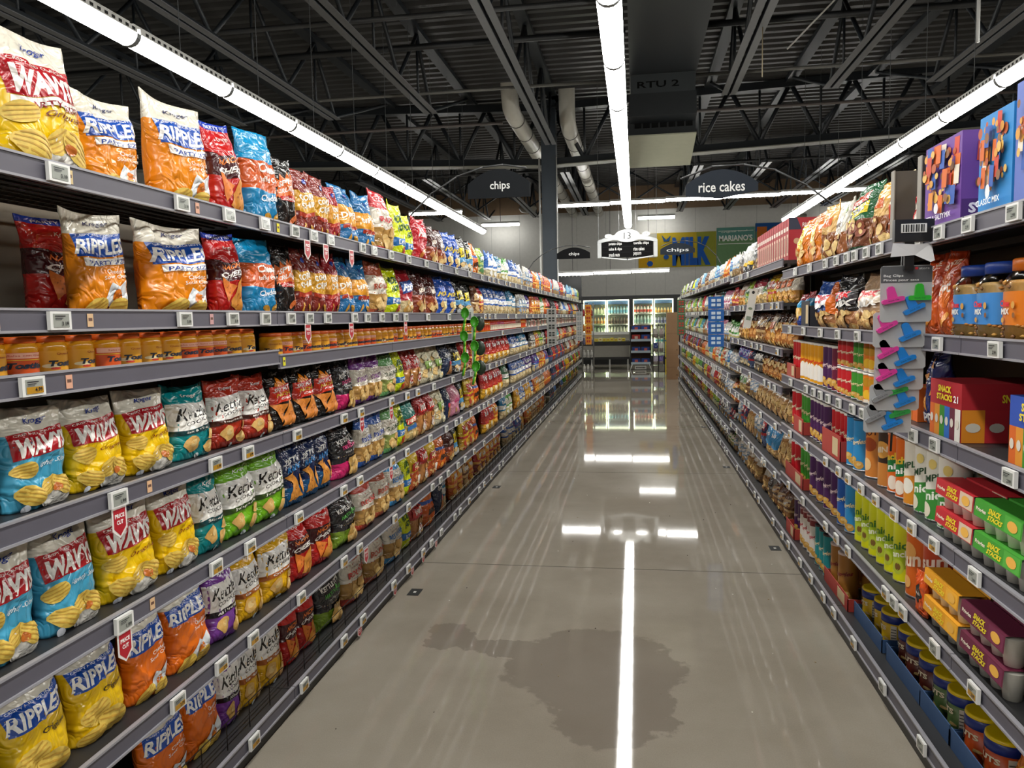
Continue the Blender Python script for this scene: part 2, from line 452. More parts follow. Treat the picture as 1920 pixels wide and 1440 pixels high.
def nacho(k, look, party=False):
    tortil(k, look, '#c2201c', [(.42, '#b81f1c'), (.66, '#43141a'), (.93 if party else 1.01, '#c4201e')] + ([(1.01, '#2340b4')] if party else []),
           [T('NACHO', .2, .9, .57, .635, '#ee7d2c', .05, .03, .08), T('CHEESE', .14, .95, .47, .54, '#f7f3ee', .05, .035, .08), T('Kroger', .38, .72, .80, .86, '#f3dcd5', .04, .012, .1)]
           + ([T('PARTY SIZE', .2, .8, .945, .975, '#e7ecfa', .03, .01)] if party else []) + chip_tri(.68, .2, .3, .3) + chip_tri(.3, .32, .2, 1.2, '#e07b2a'), party)
nacho('nacho', 'red tortilla chip bag with maroon nacho band')
nacho('nachoP', 'large red nacho chip bag with blue top strip', True)
tortil('zesty', 'navy tortilla chip bag with white and blue lettering', '#173a78', [(.3, '#15507f'), (1.01, '#16264f')],
       [T('ZESTY', .14, .72, .66, .74, '#f4f4f2', .06, .035, .1), T('RANCH', .18, .93, .54, .63, '#2f8fe0', .06, .035, .1), T('Kroger', .3, .64, .83, .88, '#c9d6ee', .04, .012, .1)] + chip_tri(.42, .24, .28, .6) + chip_tri(.78, .36, .22, 1.5) + chip_tri(.25, .45, .14, 2))
tortil('spicy', 'black tortilla chip bag with fiery red label', '#1a1512', [],
       [P([(.05, .45), (.95, .50), (.93, .76), (.07, .73)], '#d6301c'), P([(.2, .74), (.3, .86), (.4, .78), (.5, .9), (.6, .78), (.7, .84), (.8, .75)], '#ee8b22'),
        T('SPICY HOT', .14, .88, .66, .725, '#f8efe6', .05, .03, .06), T('NACHO', .2, .88, .575, .64, '#f4c220', .05, .03, .06), T('CHEESE', .3, .8, .515, .55, '#f8efe6', .05, .02), T('Kroger', .38, .72, .91, .95, '#d8d8d8', .03, .01, .1)]
       + chip_tri(.62, .22, .32, .5, '#d9822c') + chip_tri(.25, .34, .22, 1.5, '#d9822c'))
def style(k, look, low, word, wc):
    tortil(k, look, '#26262a', [(.30, low), (1.01, '#232327')],
           [T('KETTLE STYLE', .12, .95, .66, .74, '#f1efe9', .10, .03), T(word, .2, .95, .53, .60, wc, .05, .025), T('TORTILLA CHIPS', .32, .95, .455, .485, '#d9d6cf', .04, .01), E(.62, .635, .05, wc, .75)]
           + stars(.41, '#c9a24a', 12, .008) + [P([(.45, .05), (.97, .05), (.97, .37), (.45, .37)], '#a98443')] + heap(.5, .9, .08, .34, '#dcae62', 6, 5, .14))
style('kblack', 'black tortilla chip bag with hot pink base', '#d2286c', 'TRADITIONAL', '#d2447c')
style('kgrn', 'black tortilla chip bag with green base', '#7c9c2c', 'HATCH CHILE', '#55b04a')
def rounds(k, look, c, tc, word='ROUNDS', low='#b78c4c', lab=CR, extra=()):
    tortil(k, look, c, [(.12, c), (.40, low), (.74, lab), (1.01, c)],
           heap(.15, .85, .16, .35, '#d9ae66', 8, 3, .13) + [T(word, .10, .92, .50, .60, tc, .04, .03), T('TORTILLA CHIPS', .3, .92, .445, .47, '#5a4a40', .03, .01), T('RESTAURANT STYLE', .22, .8, .635, .66, '#6a4a40', .03, .008)]
           + stars(.70, tc) + stars(.42, tc) + list(extra))
rounds('rndr', 'tall coral red tortilla round bag with cream label', '#c53038', '#b8232c')
rounds('rndr2', 'red and cream tortilla round bag', '#b3402f', '#b9302a')
rounds('rnd', 'cream and rust tortilla round bag', '#b1563a', '#a8432c')
rounds('rndb', 'blue and cream tortilla round bag', '#2f5db0', '#223f8c')
rounds('rest', 'light blue restaurant style tortilla bag', '#3f93d0', '#2a6fae', 'RESTAURANT')
rounds('guac', 'green tortilla bag with pale guacamole label', '#5f9a5c', '#31442f', 'GUACAMOLE', '#8d9a4e')
rounds('corn_p', 'purple tortilla bag with pale corn label', '#6c2f80', '#6b2a72', 'CORN CHIPS')
def snack(k, look, base, bands, items, name='snack_bag', cat='snack bag', W=.2, H=.3, Dp=.10):
    design(k, name, cat, look, W, H, Dp, base, bands, items)
snack('puff', 'blue and orange cheese puff bag', '#1a86bd', [(.36, '#1a83b8'), (.68, '#cd5a24'), (1.01, '#1592c9')],
      [T('Cheese', .3, .96, .56, .66, '#f8f1ea', .05, .035), T('Puffed Corn', .26, .96, .46, .52, '#f8e6da', .05, .02), T('Cheddar', .3, .86, .26, .33, '#f1f5f8', .05, .02), E(.75, .1, .1, '#e8a93a', .75, .5, .7), E(.45, .08, .1, '#e8a93a', .75, .5, -.4), E(.85, .2, .08, '#dc9430', .75, .5, 1)], 'puffed_corn_bag', H=.34)
snack('crunch', 'black bag with jagged orange spicy label', '#191615', [],
      [P([(.03, .42), (.97, .45), (.95, .74), (.85, .7), (.75, .8), (.62, .7), (.5, .82), (.4, .7), (.28, .79), (.18, .7), (.05, .74)], '#dd6a26'), T('SPICY', .15, .85, .62, .70, '#f5efe8', .04, .03, .06), T('CRUNCHY', .1, .9, .52, .59, '#f5efe8', .04, .03, .06), R(.1, .95, .40, .47, '#b3241e', .04), T('Cheddar', .25, .85, .41, .455, '#f3e6df', .04, .015)] + [E(.6 + .12 * i, .15 + .05 * (i % 2), .14, '#c4622c', .75, .35, .6 + i) for i in range(3)], 'cheese_crunch_bag')
def corn(k, look, c, c2):
    snack(k, look, c, [(.34, c), (.66, c2), (1.01, c)], [T('CORN', .15, .85, .54, .63, '#fbf5e6', .04, .04), T('CHIPS', .2, .9, .42, .51, '#fbf5e6', .04, .04), R(.1, .9, .28, .34, '#b23a26', .03), E(.5, .83, .09, '#3248a0', .75, .6), E(.3, .12, .13, '#dba13c', .75, .4, .8), E(.65, .1, .13, '#dba13c', .75, .4, -.6)], 'corn_chip_bag')
corn('corn', 'maroon corn chip bag with golden band', '#7e2a20', '#d29a26')
corn('cornr', 'dark red corn chip bag with amber band', '#981a22', '#d9992c')
corn('dip', 'blue dipping corn chip bag with orange band', '#1f6ea8', '#e09a2c')
DS['dip']['items'][:2] = [T('DIPPERS', .1, .92, .46, .56, '#fbf5e6', .04, .035), T('ORIGINAL', .2, .7, .25, .31, '#f1f4f7', .03, .02)]
snack('neon', 'neon yellow snack bag with dark green squiggles', '#d3df12', [(.22, '#c7d70f'), (.36, '#2b70b8'), (1.01, '#d6e314')],
      [T('ROLL', .2, .9, .66, .82, '#2c5a1c', .08, .05, .15), T('HOT', .25, .85, .5, .64, '#2c5a1c', .08, .05, .15), T('Lime', .2, .8, .25, .34, '#eef3f6', .05, .02), E(.6, .12, .2, '#cf4a22', .75, .5, .5)], 'rolled_tortilla_bag')
snack('frit', 'crimson corn snack bag with white lettering', '#b71f2c', [], [P([(.15, .52), (.9, .6), (.9, .8), (.15, .74)], '#d92e3a'), T('Fritos', .2, .9, .58, .72, '#fbfbfb', .06, .04, .1), E(.4, .2, .22, '#c97a2e', .75, .35, .6), E(.65, .28, .2, '#c97a2e', .75, .35, .3)], 'corn_chip_bag')
snack('frit2', 'red snack bag with blue star lettering', '#9e2029', [(.3, '#c9b58a'), (1.01, '#a1212c')], [P([(.1, .45), (.92, .55), (.9, .78), (.08, .7)], '#28519c'), T('Fritos', .15, .88, .52, .68, '#fbfbfb', .06, .04, .1)] + heap(.2, .8, .05, .26, '#cc9a4c', 6, 8), 'corn_chip_bag')
snack('bbq', 'glossy brown barbecue snack bag', '#4b1713', [(.45, '#8a3a22'), (1.01, '#45140f')], [T('BBQ', .22, .85, .5, .62, '#eadccb', .05, .04)] + heap(.2, .8, .06, .4, '#b8763c', 7, 9), 'barbecue_chip_bag')
snack('pop', 'royal blue popcorn bag with yellow lettering', '#1f52b4', [(.08, '#1f52b4')], [T('POPCORN', .08, .93, .5, .62, '#f0d22c', .06, .04, .05), T('BUTTER', .3, .9, .4, .46, '#f4f4f4', .06, .02)] + heap(.2, .8, .06, .34, '#efdc9a', 9, 11, .12), 'popcorn_bag')
snack('smart', 'black popcorn bag with yellow label', '#1c1c1e', [(.3, '#2b2c30'), (.44, '#5b9ccc'), (1.01, '#19191b')], [P([(.14, .44), (.9, .48), (.9, .74), (.14, .7)], '#ecd21f'), T('Smart', .2, .84, .52, .64, '#1b1b1b', .04, .02, .15)] + heap(.2, .8, .06, .26, '#d8d8d2', 7, 12, .12), 'popcorn_bag')
snack('popw', 'clear popcorn bag with pale green label', '#d9d2b4', [], heap(.1, .9, .05, .9, '#efe6c4', 16, 14, .13) + [R(.2, .8, .42, .62, '#6f8f3c', .03), T('POP', .32, .7, .47, .57, '#f7f7ee', .03, .04)], 'popcorn_bag')
snack('mixr', 'red and clear snack mix bag', '#b98452', [(.5, '#b37a45'), (1.01, '#a62a28')], heap(.1, .9, .06, .46, '#c78844', 9, 15) + [R(.1, .9, .58, .78, '#c5302c', .06), T('MIX', .2, .8, .61, .74, '#f7efe6', .06, .05), E(.5, .25, .18, '#efe9df', .75), E(.5, .25, .14, '#a2302a', .75)], 'snack_mix_bag')
snack('mixy', 'yellow and red peanut snack bag', '#e0b81f', [(.45, '#b7532b'), (1.01, '#e3be22')], heap(.15, .85, .05, .36, '#b25a2c', 9, 16, .1) + [R(.12, .9, .5, .66, '#b92723', .05), T('HOT', .25, .8, .52, .63, '#fbe9b0', .05, .04), E(.6, .24, .15, '#efe5d8', .75)], 'snack_mix_bag')
snack('mixg', 'teal snack bag with cartoonish red label', '#3f8f86', [(.4, '#b9a46c'), (1.01, '#3c8d84')], heap(.1, .9, .06, .36, '#d7b060', 7, 17) + [R(.12, .9, .44, .58, '#c8342c', .05), R(.14, .88, .3, .4, '#3a6fae', .05), T('FIESTA', .2, .84, .46, .55, '#fff1d8', .05, .03)], 'snack_mix_bag')
snack('good', 'tall navy chip bag with white script', '#1c2c4a', [], [T('Good', .25, .85, .62, .76, '#f4f4f2', .05, .03, .15), E(.5, .42, .09, '#d8475a', .75)] + chip_tri(.6, .2, .28, .5, '#b97f48'), 'tortilla_chip_bag', 'chip bag')
snack('pink', 'dusty pink snack bag with magenta script', '#c98298', [], [T('Good', .2, .85, .42, .55, '#c4246c', .05, .03, .15), E(.35, .2, .1, '#b98b3c', .75)], 'tortilla_chip_bag', 'chip bag')
snack('orng', 'orange cheese snack bag with blue stripe', '#d9691c', [(.55, '#d6621b'), (.63, '#3a63b4'), (1.01, '#dd6f20')], [T('BBB', .2, .85, .28, .42, '#2a1a12', .05, .05), E(.5, .8, .12, '#f0a03c', .75), E(.3, .15, .14, '#efa23c', .75, .5, .5), E(.7, .13, .14, '#efa23c', .75, .5, -.5)], 'cheese_snack_bag')
def tost(k, look, c, lab='#e8e6e0', low='#cbb78c'):
    snack(k, look, c, [(.34, low), (.40, c), (.56, lab), (1.01, c)], heap(.1, .9, .05, .3, '#e0cda0', 8, 21) + [T('Tostitos', .1, .92, .64, .78, '#f4f3ee', .06, .03, .08), T('scoops', .3, .8, .45, .52, c, .04, .02)], 'tortilla_chip_bag', 'chip bag', W=.25, H=.31)
tost('tostb', 'blue and clear tortilla chip bag', '#2257a8')
tost('tostd', 'deep teal and clear tortilla chip bag', '#0f6f9c')
tost('tostp', 'purple and clear tortilla chip bag', '#4a2a86')
tost('tostr', 'red tortilla chip bag with yellow base', '#bb2222', '#c73a2a', '#d9a22c')
tost('tosty', 'golden tortilla chip bag', '#d99a1e', '#e5b23c', '#c9862a')
tost('tostg', 'dark green and clear tortilla chip bag', '#1f5f38')
def gen(k, look, c, c2, c3, w=''):
    snack(k, look, c, [(.36, c2), (.44, c3), (1.01, c)], [P([(.1, .5), (.92, .55), (.9, .8), (.1, .76)], c3), R(.25, .78, .58, .70, WH, .06)] + heap(.15, .85, .06, .3, c3, 4, 31, .14))
gen('g_orange', 'bright orange snack bag', '#dd6a1c', '#c25a1c', '#f0b040')
gen('g_red', 'bright red snack bag', '#b8222a', '#8a2a24', '#e0a23c')
gen('g_blue', 'mid blue snack bag', '#2f6ac0', '#c3b892', '#f0f0ee')
gen('g_green', 'leaf green snack bag', '#4d9a3a', '#b9b06c', '#e8e6d6')
gen('g_purple', 'violet snack bag', '#5c3494', '#c2b79a', '#2f5fa8')
gen('g_yellow', 'sunny yellow snack bag', '#e0b91c', '#c99a2a', '#b93a26')
gen('g_black', 'black snack bag with pale label', '#1d1d20', '#6a5a48', '#c9c4b8')
gen('g_white', 'white snack bag with brown window', '#d9d6ce', '#9a7c54', '#7a96b4')
gen('g_brown', 'brown nut snack bag', '#6b3f22', '#8d6236', '#d6b27a')
gen('g_navy', 'navy snack bag', '#1f2c58', '#4a5a7c', '#b9343a')
gen('g_teal', 'teal snack bag', '#3aa0a8', '#b8b8a0', '#e6eef0')
gen('g_pink', 'pink snack bag', '#c46a8a', '#b8929a', '#eadfe0')
gen('g_lime', 'lime snack bag', '#a4c43a', '#c8c890', '#3a7a3a')
gen('g_cream', 'cream snack bag with red accents', '#e0d3b0', '#c9aa6a', '#b8402c')
gen('g_sky', 'pale blue snack bag', '#7fb8d8', '#d6cfae', '#2a6ab0')
# right run
snack('pret1', 'red and cream pretzel bag', '#8a4a2a', [(.42, '#7a3f24'), (.6, '#c9482c'), (1.01, '#d8c49a')], [T('snyder', .15, .85, .64, .74, '#a5202a', .12, .02, .1)] + heap(.1, .9, .06, .4, '#8a4c2a', 10, 41, .12), 'pretzel_bag')
snack('pret2', 'tan and orange pretzel bag', '#a86a3a', [(.5, '#8a5430'), (.7, '#d9b070'), (1.01, '#d7a24a')], [R(.2, .8, .6, .74, '#c9602c', .1)] + heap(.1, .9, .06, .44, '#9a5f38', 10, 42, .12), 'pretzel_bag')
snack('pret3', 'large dark green pretzel pouch with yellow label', '#1e5a34', [(.12, '#1d5a33'), (.5, '#7a4a34'), (1.01, '#1d5a34')], [R(.1, .9, .54, .70, '#d9c81e', .12), R(.15, .85, .72, .84, '#b84a3a', .12), T('PRETZELS', .16, .84, .58, .66, '#2a3f8a', .12, .02)] + heap(.1, .9, .14, .46, '#8d4a34', 12, 43, .13), 'pretzel_bag', W=.34, H=.33, Dp=.14)
snack('pret4', 'white pretzel bag with green corner', '#d8d4c8', [(.45, '#9a5f3a')], [R(.15, .8, .55, .72, '#f2f0ea', .08), E(.7, .85, .14, '#7fae3a', .75), T('twists', .2, .75, .58, .68, '#5a3a2a', .08, .02)] + heap(.1, .9, .06, .42, '#a0683e', 10, 44, .12), 'pretzel_bag')
snack('preto', 'orange pretzel bag with yellow crest', '#d87a24', [], [E(.5, .66, .3, '#e8c21e', .75), T('OLD', .36, .64, .63, .71, '#27408a', .05, .03)] + heap(.1, .9, .06, .46, '#d98a3e', 10, 45, .12), 'pretzel_bag')
snack('family', 'tall orange family size cheese snack bag', '#c8481c', [(.4, '#cf5a1e')], [T('FAMILY SIZE', .12, .9, .8, .87, '#f2cdb0', .1, .02), E(.5, .55, .3, '#e8752a', .75), T('hot', .25, .8, .5, .64, '#fff3e8', .1, .03, .1), E(.6, .2, .2, '#efa044', .75, .4, .5)], 'cheese_snack_bag', W=.2, H=.33)
def chex(k, look, c, c2):
    snack(k, look, c, [(.34, '#a5714a'), (1.01, c)], heap(.08, .92, .05, .34, '#c99a5c', 12, 47, .11) + [P([(.06, .42), (.94, .48), (.94, .72), (.06, .66)], c2), T('Chex', .1, .86, .56, .72, '#d5232c', .08, .045, .1), T('MIX', .3, .92, .42, .54, '#f6f4f0', .08, .05, .1)], 'snack_mix_bag', W=.3, H=.28, Dp=.12)
chex('chexr', 'cream and red cereal snack mix bag', '#c9a888', '#e8d8c4')
chex('chexk', 'black cereal snack mix bag', '#2a2a2c', '#3a3a40')
chex('chexb', 'blue cereal snack mix bag with orange edge', '#3c5fae', '#dfe4f0')
DS['chexb']['items'] += [P([(.8, .35), (.99, .3), (.99, .95), (.86, .95)], '#d8691e')]
snack('packb', 'blue and yellow cookie snack bag', '#1f4fb0', [(.35, '#1c3f9c'), (.6, '#c9a23c'), (.8, '#3c9cd0'), (1.01, '#a8202c')], [E(.5, .4, .26, '#d9a94c', .75), E(.5, .4, .12, '#f0d9a0', .75)], W=.18, H=.22)
snack('rednut', 'small orange packet with black diamond label', '#d8551e', [], [P([(.5, .25), (.85, .5), (.5, .75), (.15, .5)], '#232323'), T('mini', .32, .68, .46, .55, '#efe6dc', .0, .02)], W=.17, H=.2, Dp=.07)
snack('navyp', 'navy popcorn bag with orange triangles', '#22306a', [], chip_tri(.3, .3, .12, 0) + chip_tri(.7, .5, .12, 1) + chip_tri(.3, .65, .12, 2) + chip_tri(.7, .8, .1, .4) + [T('pop', .3, .75, .08, .2, '#e8e8e8', .0, .03)], 'popcorn_bag', W=.16, H=.28)
snack('r_tan', 'clear bag of tan crackers', '#b58a58', [(.75, '#a87c4c'), (1.01, '#d8cfc0')], heap(.08, .92, .06, .7, '#c89c62', 16, 51, .13))
snack('r_corn', 'clear bag of orange corn puffs', '#b97a3a', [(.7, '#b8743a'), (1.01, '#5a3a2a')], heap(.08, .92, .06, .66, '#d99a4c', 16, 52, .12) + [R(.2, .8, .72, .84, '#3a2a22', .0)])
snack('r_sky', 'blue and clear cookie bag', '#3f95cf', [(.25, '#b89468')], heap(.1, .9, .04, .24, '#c8a064', 6, 53, .12) + [T('thins', .2, .8, .55, .68, '#f2f6f8', .04, .03)])
snack('r_silver', 'tall silver pouch with yellow band', '#c3c3c2', [(.18, '#26262a'), (.34, '#26262a'), (.46, '#e0b51e')], [T('NUTS', .2, .8, .2, .3, '#e8e8e8', .04, .03)], H=.32, W=.24)
snack('r_nut', 'grey and black mixed nut bag', '#8d8d8c', [(.45, '#6b5340')], heap(.1, .9, .05, .42, '#8d6a48', 10, 54, .1) + [R(.15, .85, .55, .8, '#2a2a2e', .05), T('NUTS', .25, .75, .6, .72, '#dcdcdc', .05, .03)])
snack('r_or', 'orange and white cracker bag', '#e0a04a', [(.4, '#c98c3c'), (1.01, '#e6dccb')], heap(.1, .9, .05, .38, '#dca650', 10, 55, .12) + [R(.15, .85, .5, .72, '#c9652c', .05)])
snack('r_gw', 'green and white cracker bag', '#8db05a', [(.4, '#b39a5c'), (1.01, '#dfe2d4')], heap(.1, .9, .05, .38, '#cfae6a', 10, 56, .12) + [R(.15, .85, .5, .72, '#4f8a3a', .05)])
snack('r_rw', 'wine red fold-top cracker bag', '#a02838', [(.4, '#c7a46c'), (.7, '#d8d2c4')], heap(.1, .9, .05, .38, '#cfae6a', 10, 57, .12))

_BM = {}
def bag(k, var, lod):
    key = (k, var, lod)
    if key not in _BM:
        d = DS[k]
        _BM[key] = bag_mesh(d['name'], d['W'], d['H'], d['D'], d['base'], d['bands'], d['items'], hash((len(k) * 31 + sum(map(ord, k)) * 7 + var)) % 9999, lod)
    return _BM[key]
NOTE = []     # (object, look, row name, side) -> labels are written at the end
CLEARANCE = {}   # (side, shelf height) -> free height above that shelf
def place_bag(k, D0, D1, side, xc, z, rowname, rng, lod=None, hs=1.0, yaw=None):
    d = DS[k]; Dm = (D0 + D1) / 2
    if lod is None: lod = 0 if Dm < 5.6 else 1
    sx = min(1.25, (D1 - D0) * .95 / d['W'])
    me = bag(k, rng.randrange(2), lod)
    zs = min(hs * rng.uniform(.97, 1.03), CLEARANCE.get((side, z), 9) / max(v.co.z for v in me.vertices))
    o = ob(d['name'], me, None, (xc, Dm, z), side * -pi / 2 + side * (.10 if Dm < 3.6 else .04) + rng.uniform(-.025, .025) if yaw is None else yaw, (sx, .62 + .38 * sx, zs))
    o['category'] = d['cat']
    NOTE.append((o, d['look'], rowname, side))
    return o

# ================================================================ THE SETTING
XW0, XW1, YW0, YW1, DECK = -16.0, 16.0, -5.0, 31.0, 6.62
g = G(); g.box(XW0, XW1, YW0, YW1, -.1, 0, floor_mat())
tag(g.obj('floor'), 'grey polished concrete floor with a damp patch', kind='structure')
g = G()
for y in (4.82, 7.86, 10.9, 13.94, 16.98, 20.02): g.box(-1.4, 1.0, y - .004, y + .004, -.02, .0006, M('#57524a', 'matte'))
tag(g.obj('trim_1'), 'thin saw-cut joints across the concrete floor', kind='structure')
# corrugated deck
g = G(); dk = M('#3d3d3d', 'paint'); n = 0; y = YW0; vs = []; fs = []; prof = []
while y < YW1:
    prof += [(y, DECK), (y + .11, DECK), (y + .15, DECK + .07), (y + .26, DECK + .07)]; y += .30
for yy, zz in prof: vs += [(XW0, yy, zz), (XW1, yy, zz)]
for i in range(len(prof) - 1): fs.append((2 * i, 2 * i + 2, 2 * i + 3, 2 * i + 1))
g.add(vs, fs, dk); tag(g.obj('ceiling'), 'dark corrugated steel roof deck', kind='structure')
wallc = M('#d6d5cf', 'matte'); tan = M('#8a745e', 'matte')
g = G(); g.box(XW0, XW1, YW1, YW1 + .2, 0, 5.72, wallc); g.box(XW0, XW1, YW1, YW1 + .2, 5.72, DECK + .3, tan)
for i in range(-6, 8): g.box(i * 1.15 - .004, i * 1.15 + .004, YW1 - .003, YW1 + .01, 2.4, 5.7, M('#8f8f8a', 'matte'))
tag(g.obj('wall_back'), 'tall pale grey back wall with a tan band on top', kind='structure')
for nm, x0, x1, y0, y1 in (('wall_left', XW0 - .2, XW0, YW0, YW1), ('wall_right', XW1, XW1 + .2, YW0, YW1), ('wall_front', XW0, XW1, YW0 - .2, YW0)):
    g = G(); g.box(x0, x1, y0, y1, 0, DECK + .1, wallc); tag(g.obj(nm), 'plain pale store wall', kind='structure')

# ---- roof steel
steel = M('#23282d', 'paint'); chord = M('#646567', 'paint'); lite = M('#8d8d84', 'paint')
def joist(x, y0, y1, zb, zt, pitch, a0=0.0):
    t = thing('roof_joist', 'dark open-web steel roof joist', kind='structure', loc=(x, 0, 0))
    g = G()
    for s in (-1, 1): g.box(s * .075 - .05, s * .075 + .05, y0, y1, zb - .012, zb, chord); g.box(s * .03 - .006, s * .03 + .006, y0, y1, zb, zb + .09, steel)
    g.obj('bottom_chord', t)
    g = G(); g.box(-.1, .1, y0 - 3, y1 + 3.4, zt, zt + .09, steel); g.obj('top_chord', t)
    g = G(); y = y0; k = 0
    while y < y1:
        a, b = (zb + .04, zt) if k % 2 == 0 else (zt, zb + .04)
        g.bar((0, y, a), (0, min(y + pitch, y1), b), .035, steel, 5)
        if k % 2 == 0: g.bar((0, y + pitch, zt), (0, y + pitch, zb + .04), .022, steel, 5)
        y += pitch; k += 1
    g.bar((0, y1, zb + .04), (0, y1 + 3.2, zt), .035, steel, 5); g.obj('web_lattice', t)
HJ = EYE + 3.8; HT = DECK - .10
for x in (-9.4, -7.5, -5.6, -3.72, 1.62, 3.30, 4.95, 6.7, 8.5): joist(x, 3.0, 14.2, HJ, HT, 1.15)
joist(-1.83, 3.0, 17.3, HJ, HT, 1.15)
for x in (-9.4, -7.5, -5.6, -3.72, -1.83, 1.62, 3.30, 4.95, 6.7, 8.5): joist(x, 20.6, 29.6, HJ, HT, 1.15)
COLX, COLY = -1.93, 17.85
g = G(); g.box(-.165, .165, -.165, .165, 0, DECK - .15, M('#3b434c', 'paint')); g.box(-.2, .2, -.2, .2, 6.3, 6.34, steel)
g.box(.17, .19, -.19, -.15, 0, 5.2, M('#c9c9c6', 'metal')); g.box(-.23, -.19, -.2, -.16, 0, 5.2, M('#b5b5b2', 'metal'))
tag(g.obj('column', None, (COLX, COLY, 0)), 'slate grey steel roof column', kind='structure')
def girder(x0, x1, rise):
    t = thing('roof_girder', 'deep dark steel truss girder across the aisle', kind='structure', loc=(0, COLY, 0))
    L = abs(x1 - x0); n = max(2, round(L / 1.25))
    P_ = lambda f, z: (x0 + (x1 - x0) * f, 0, z + rise * f)
    zb, zt = EYE + 3.44, EYE + 4.75
    def slab(h0, h1, w_, m, nm):
        g = G(); vs = []
        for f in (0, 1):
            x = x0 + (x1 - x0) * f
            vs += [(x, -w_, h0 + rise * f), (x, w_, h0 + rise * f), (x, w_, h1 + rise * f), (x, -w_, h1 + rise * f)]
        g.add(vs, [(0, 1, 5, 4), (1, 2, 6, 5), (2, 3, 7, 6), (3, 0, 4, 7), (0, 3, 2, 1), (4, 5, 6, 7)], m); g.obj(nm, t)
    slab(zb - .02, zb, .16, lite, 'bottom_flange'); slab(zb, zb + .16, .05, steel, 'bottom_chord'); slab(zt - .1, zt + .06, .12, steel, 'top_chord')
    g = G()
    for i in range(n):
        a, m_, b = i / n, (i + .5) / n, (i + 1) / n
        g.bar(P_(a, zt), P_(m_, zb + .1), .05, steel, 5); g.bar(P_(m_, zb + .1), P_(b, zt), .05, steel, 5); g.bar(P_(m_, zb + .1), P_(m_, zt), .028, steel, 5)
    g.obj('web_lattice', t)
girder(COLX - .17, -13.5, .45); girder(COLX + .17, 13.5, .55)
# cross bracing and pipes
for i, (y, z, r, c, nm) in enumerate(((10.6, EYE + 4.15, .035, '#3b3c3d', 'slim grey sprinkler pipe below the deck'), (12.35, EYE + 4.35, .05, '#232527', 'thick black pipe between the joists'), (13.6, EYE + 3.99, .028, '#6c6b66', 'pale conduit under the joists'), (16.4, EYE + 4.1, .03, '#5b5350', 'rusty brown conduit close to the girder'), (9.2, EYE + 4.5, .04, '#2a2b2c', 'black branch pipe over the nearest joists'), (22.5, EYE + 4.2, .04, '#2d2e30', 'dark pipe beyond the column'))):
    for sd, x0, x1 in (('left of the air duct', -12, -2.75 if y > 15 else -.13), ('right of the air duct', 1.02, 12)):
        g = G(); g.bar((x0, y, z), (x1, y, z), r, M(c, 'paint'), 8)
        tag(g.obj('overhead_pipe'), nm + ', ' + sd, 'pipe', 'pipes under the roof deck')
for i, x in enumerate((-8.4, -6.5, -4.6, -2.8, -.9, .7, 2.4, 4.1, 5.8, 7.6)):
    g = G(); y = 27.0
    g.bar((x - .9, y, HJ), (x + .9, y + .1, HT), .03, steel, 5); g.bar((x + .9, y, HJ), (x - .9, y + .1, HT), .03, steel, 5)
    tag(g.obj('cross_brace'), 'thin X-shaped steel brace between two roof joists', kind='structure')
# white insulated ducts
for i, (x, y0, z, up) in enumerate(((-1.40, 16.75, EYE + 4.05, .7), (-2.40, 15.4, EYE + 4.05, .5))):
    t = thing('round_duct', ['white insulated round duct with a bent riser, right of the column', 'white insulated round duct passing behind the column'][i], 'duct', (x, 0, 0))
    g = G(); wc = M('#c6c3b8', 'plastic'); r = .17
    vs = []; fs = []; n = 16
    pts = [((0, y0 - .25, z + up), (0, .3, -1)), ((0, y0 - .2, z + .25), (0, .5, -1)), ((0, y0 - .06, z + .06), (0, 1, -.8)), ((0, y0 + .25, z), (0, 1, 0)), ((0, 30.9, z), (0, 1, 0))]
    for p, d in pts:
        d = Vector(d).normalized(); u = Vector((1, 0, 0)); v_ = d.cross(u)
        for k in range(n):
            a = 2 * pi * k / n; q = Vector(p) + (u * math.cos(a) + v_ * math.sin(a)) * r; vs.append(tuple(q))
    for j in range(len(pts) - 1):
        for k in range(n): fs.append((j * n + k, j * n + (k + 1) % n, (j + 1) * n + (k + 1) % n, (j + 1) * n + k))
    g.add(vs, fs, wc, True); g.obj('duct_pipe', t)
    y = y0 + .6
    while y < 30.5:
        g = G(); vs = []; fs = []
        for e, rr in ((-.025, .172), (-.025, .18), (.025, .18), (.025, .172)):
            vs += [(rr * math.cos(2 * pi * k / n), y + e, z + rr * math.sin(2 * pi * k / n)) for k in range(n)]
        for j in range(3): fs += [(j * n + k, j * n + (k + 1) % n, (j + 1) * n + (k + 1) % n, (j + 1) * n + k) for k in range(n)]
        g.add(vs, fs, M('#55534e', 'paint')); g.obj('band', t); y += 1.25
# rooftop-unit duct drop
t = thing('air_duct', 'big dark rectangular air duct with a louvred drop, beside the centre lights', 'duct', (0, 0, 0))
dm = M('#25292c', 'paint')
g = G(); g.box(-.08, .98, 6.0, 14.6, EYE + 3.86, DECK - .12, dm); g.obj('duct_trunk', t)
g = G(); g.box(-.1, 1.0, 13.4, 14.6, EYE + 2.98, EYE + 3.55, dm)
for i in range(7): g.box(.0 + i * .14, .11 + i * .14, 13.385, 13.41, EYE + 3.12, EYE + 3.42, M('#0b0c0d', 'matte'))
g.obj('louvre_box', t)
g = G(); vs = [(-.1, 13.2, EYE + 2.95), (1.0, 13.2, EYE + 2.95), (1.0, 14.7, EYE + 2.72), (-.1, 14.7, EYE + 2.72)]
g.add(vs + [(x, y, z + .02) for x, y, z in vs], [(3, 2, 1, 0), (4, 5, 6, 7), (0, 1, 5, 4), (1, 2, 6, 5), (2, 3, 7, 6), (3, 0, 4, 7)], M('#a5a692', 'paint')); g.obj('deflector', t)
g = G(); tr = []
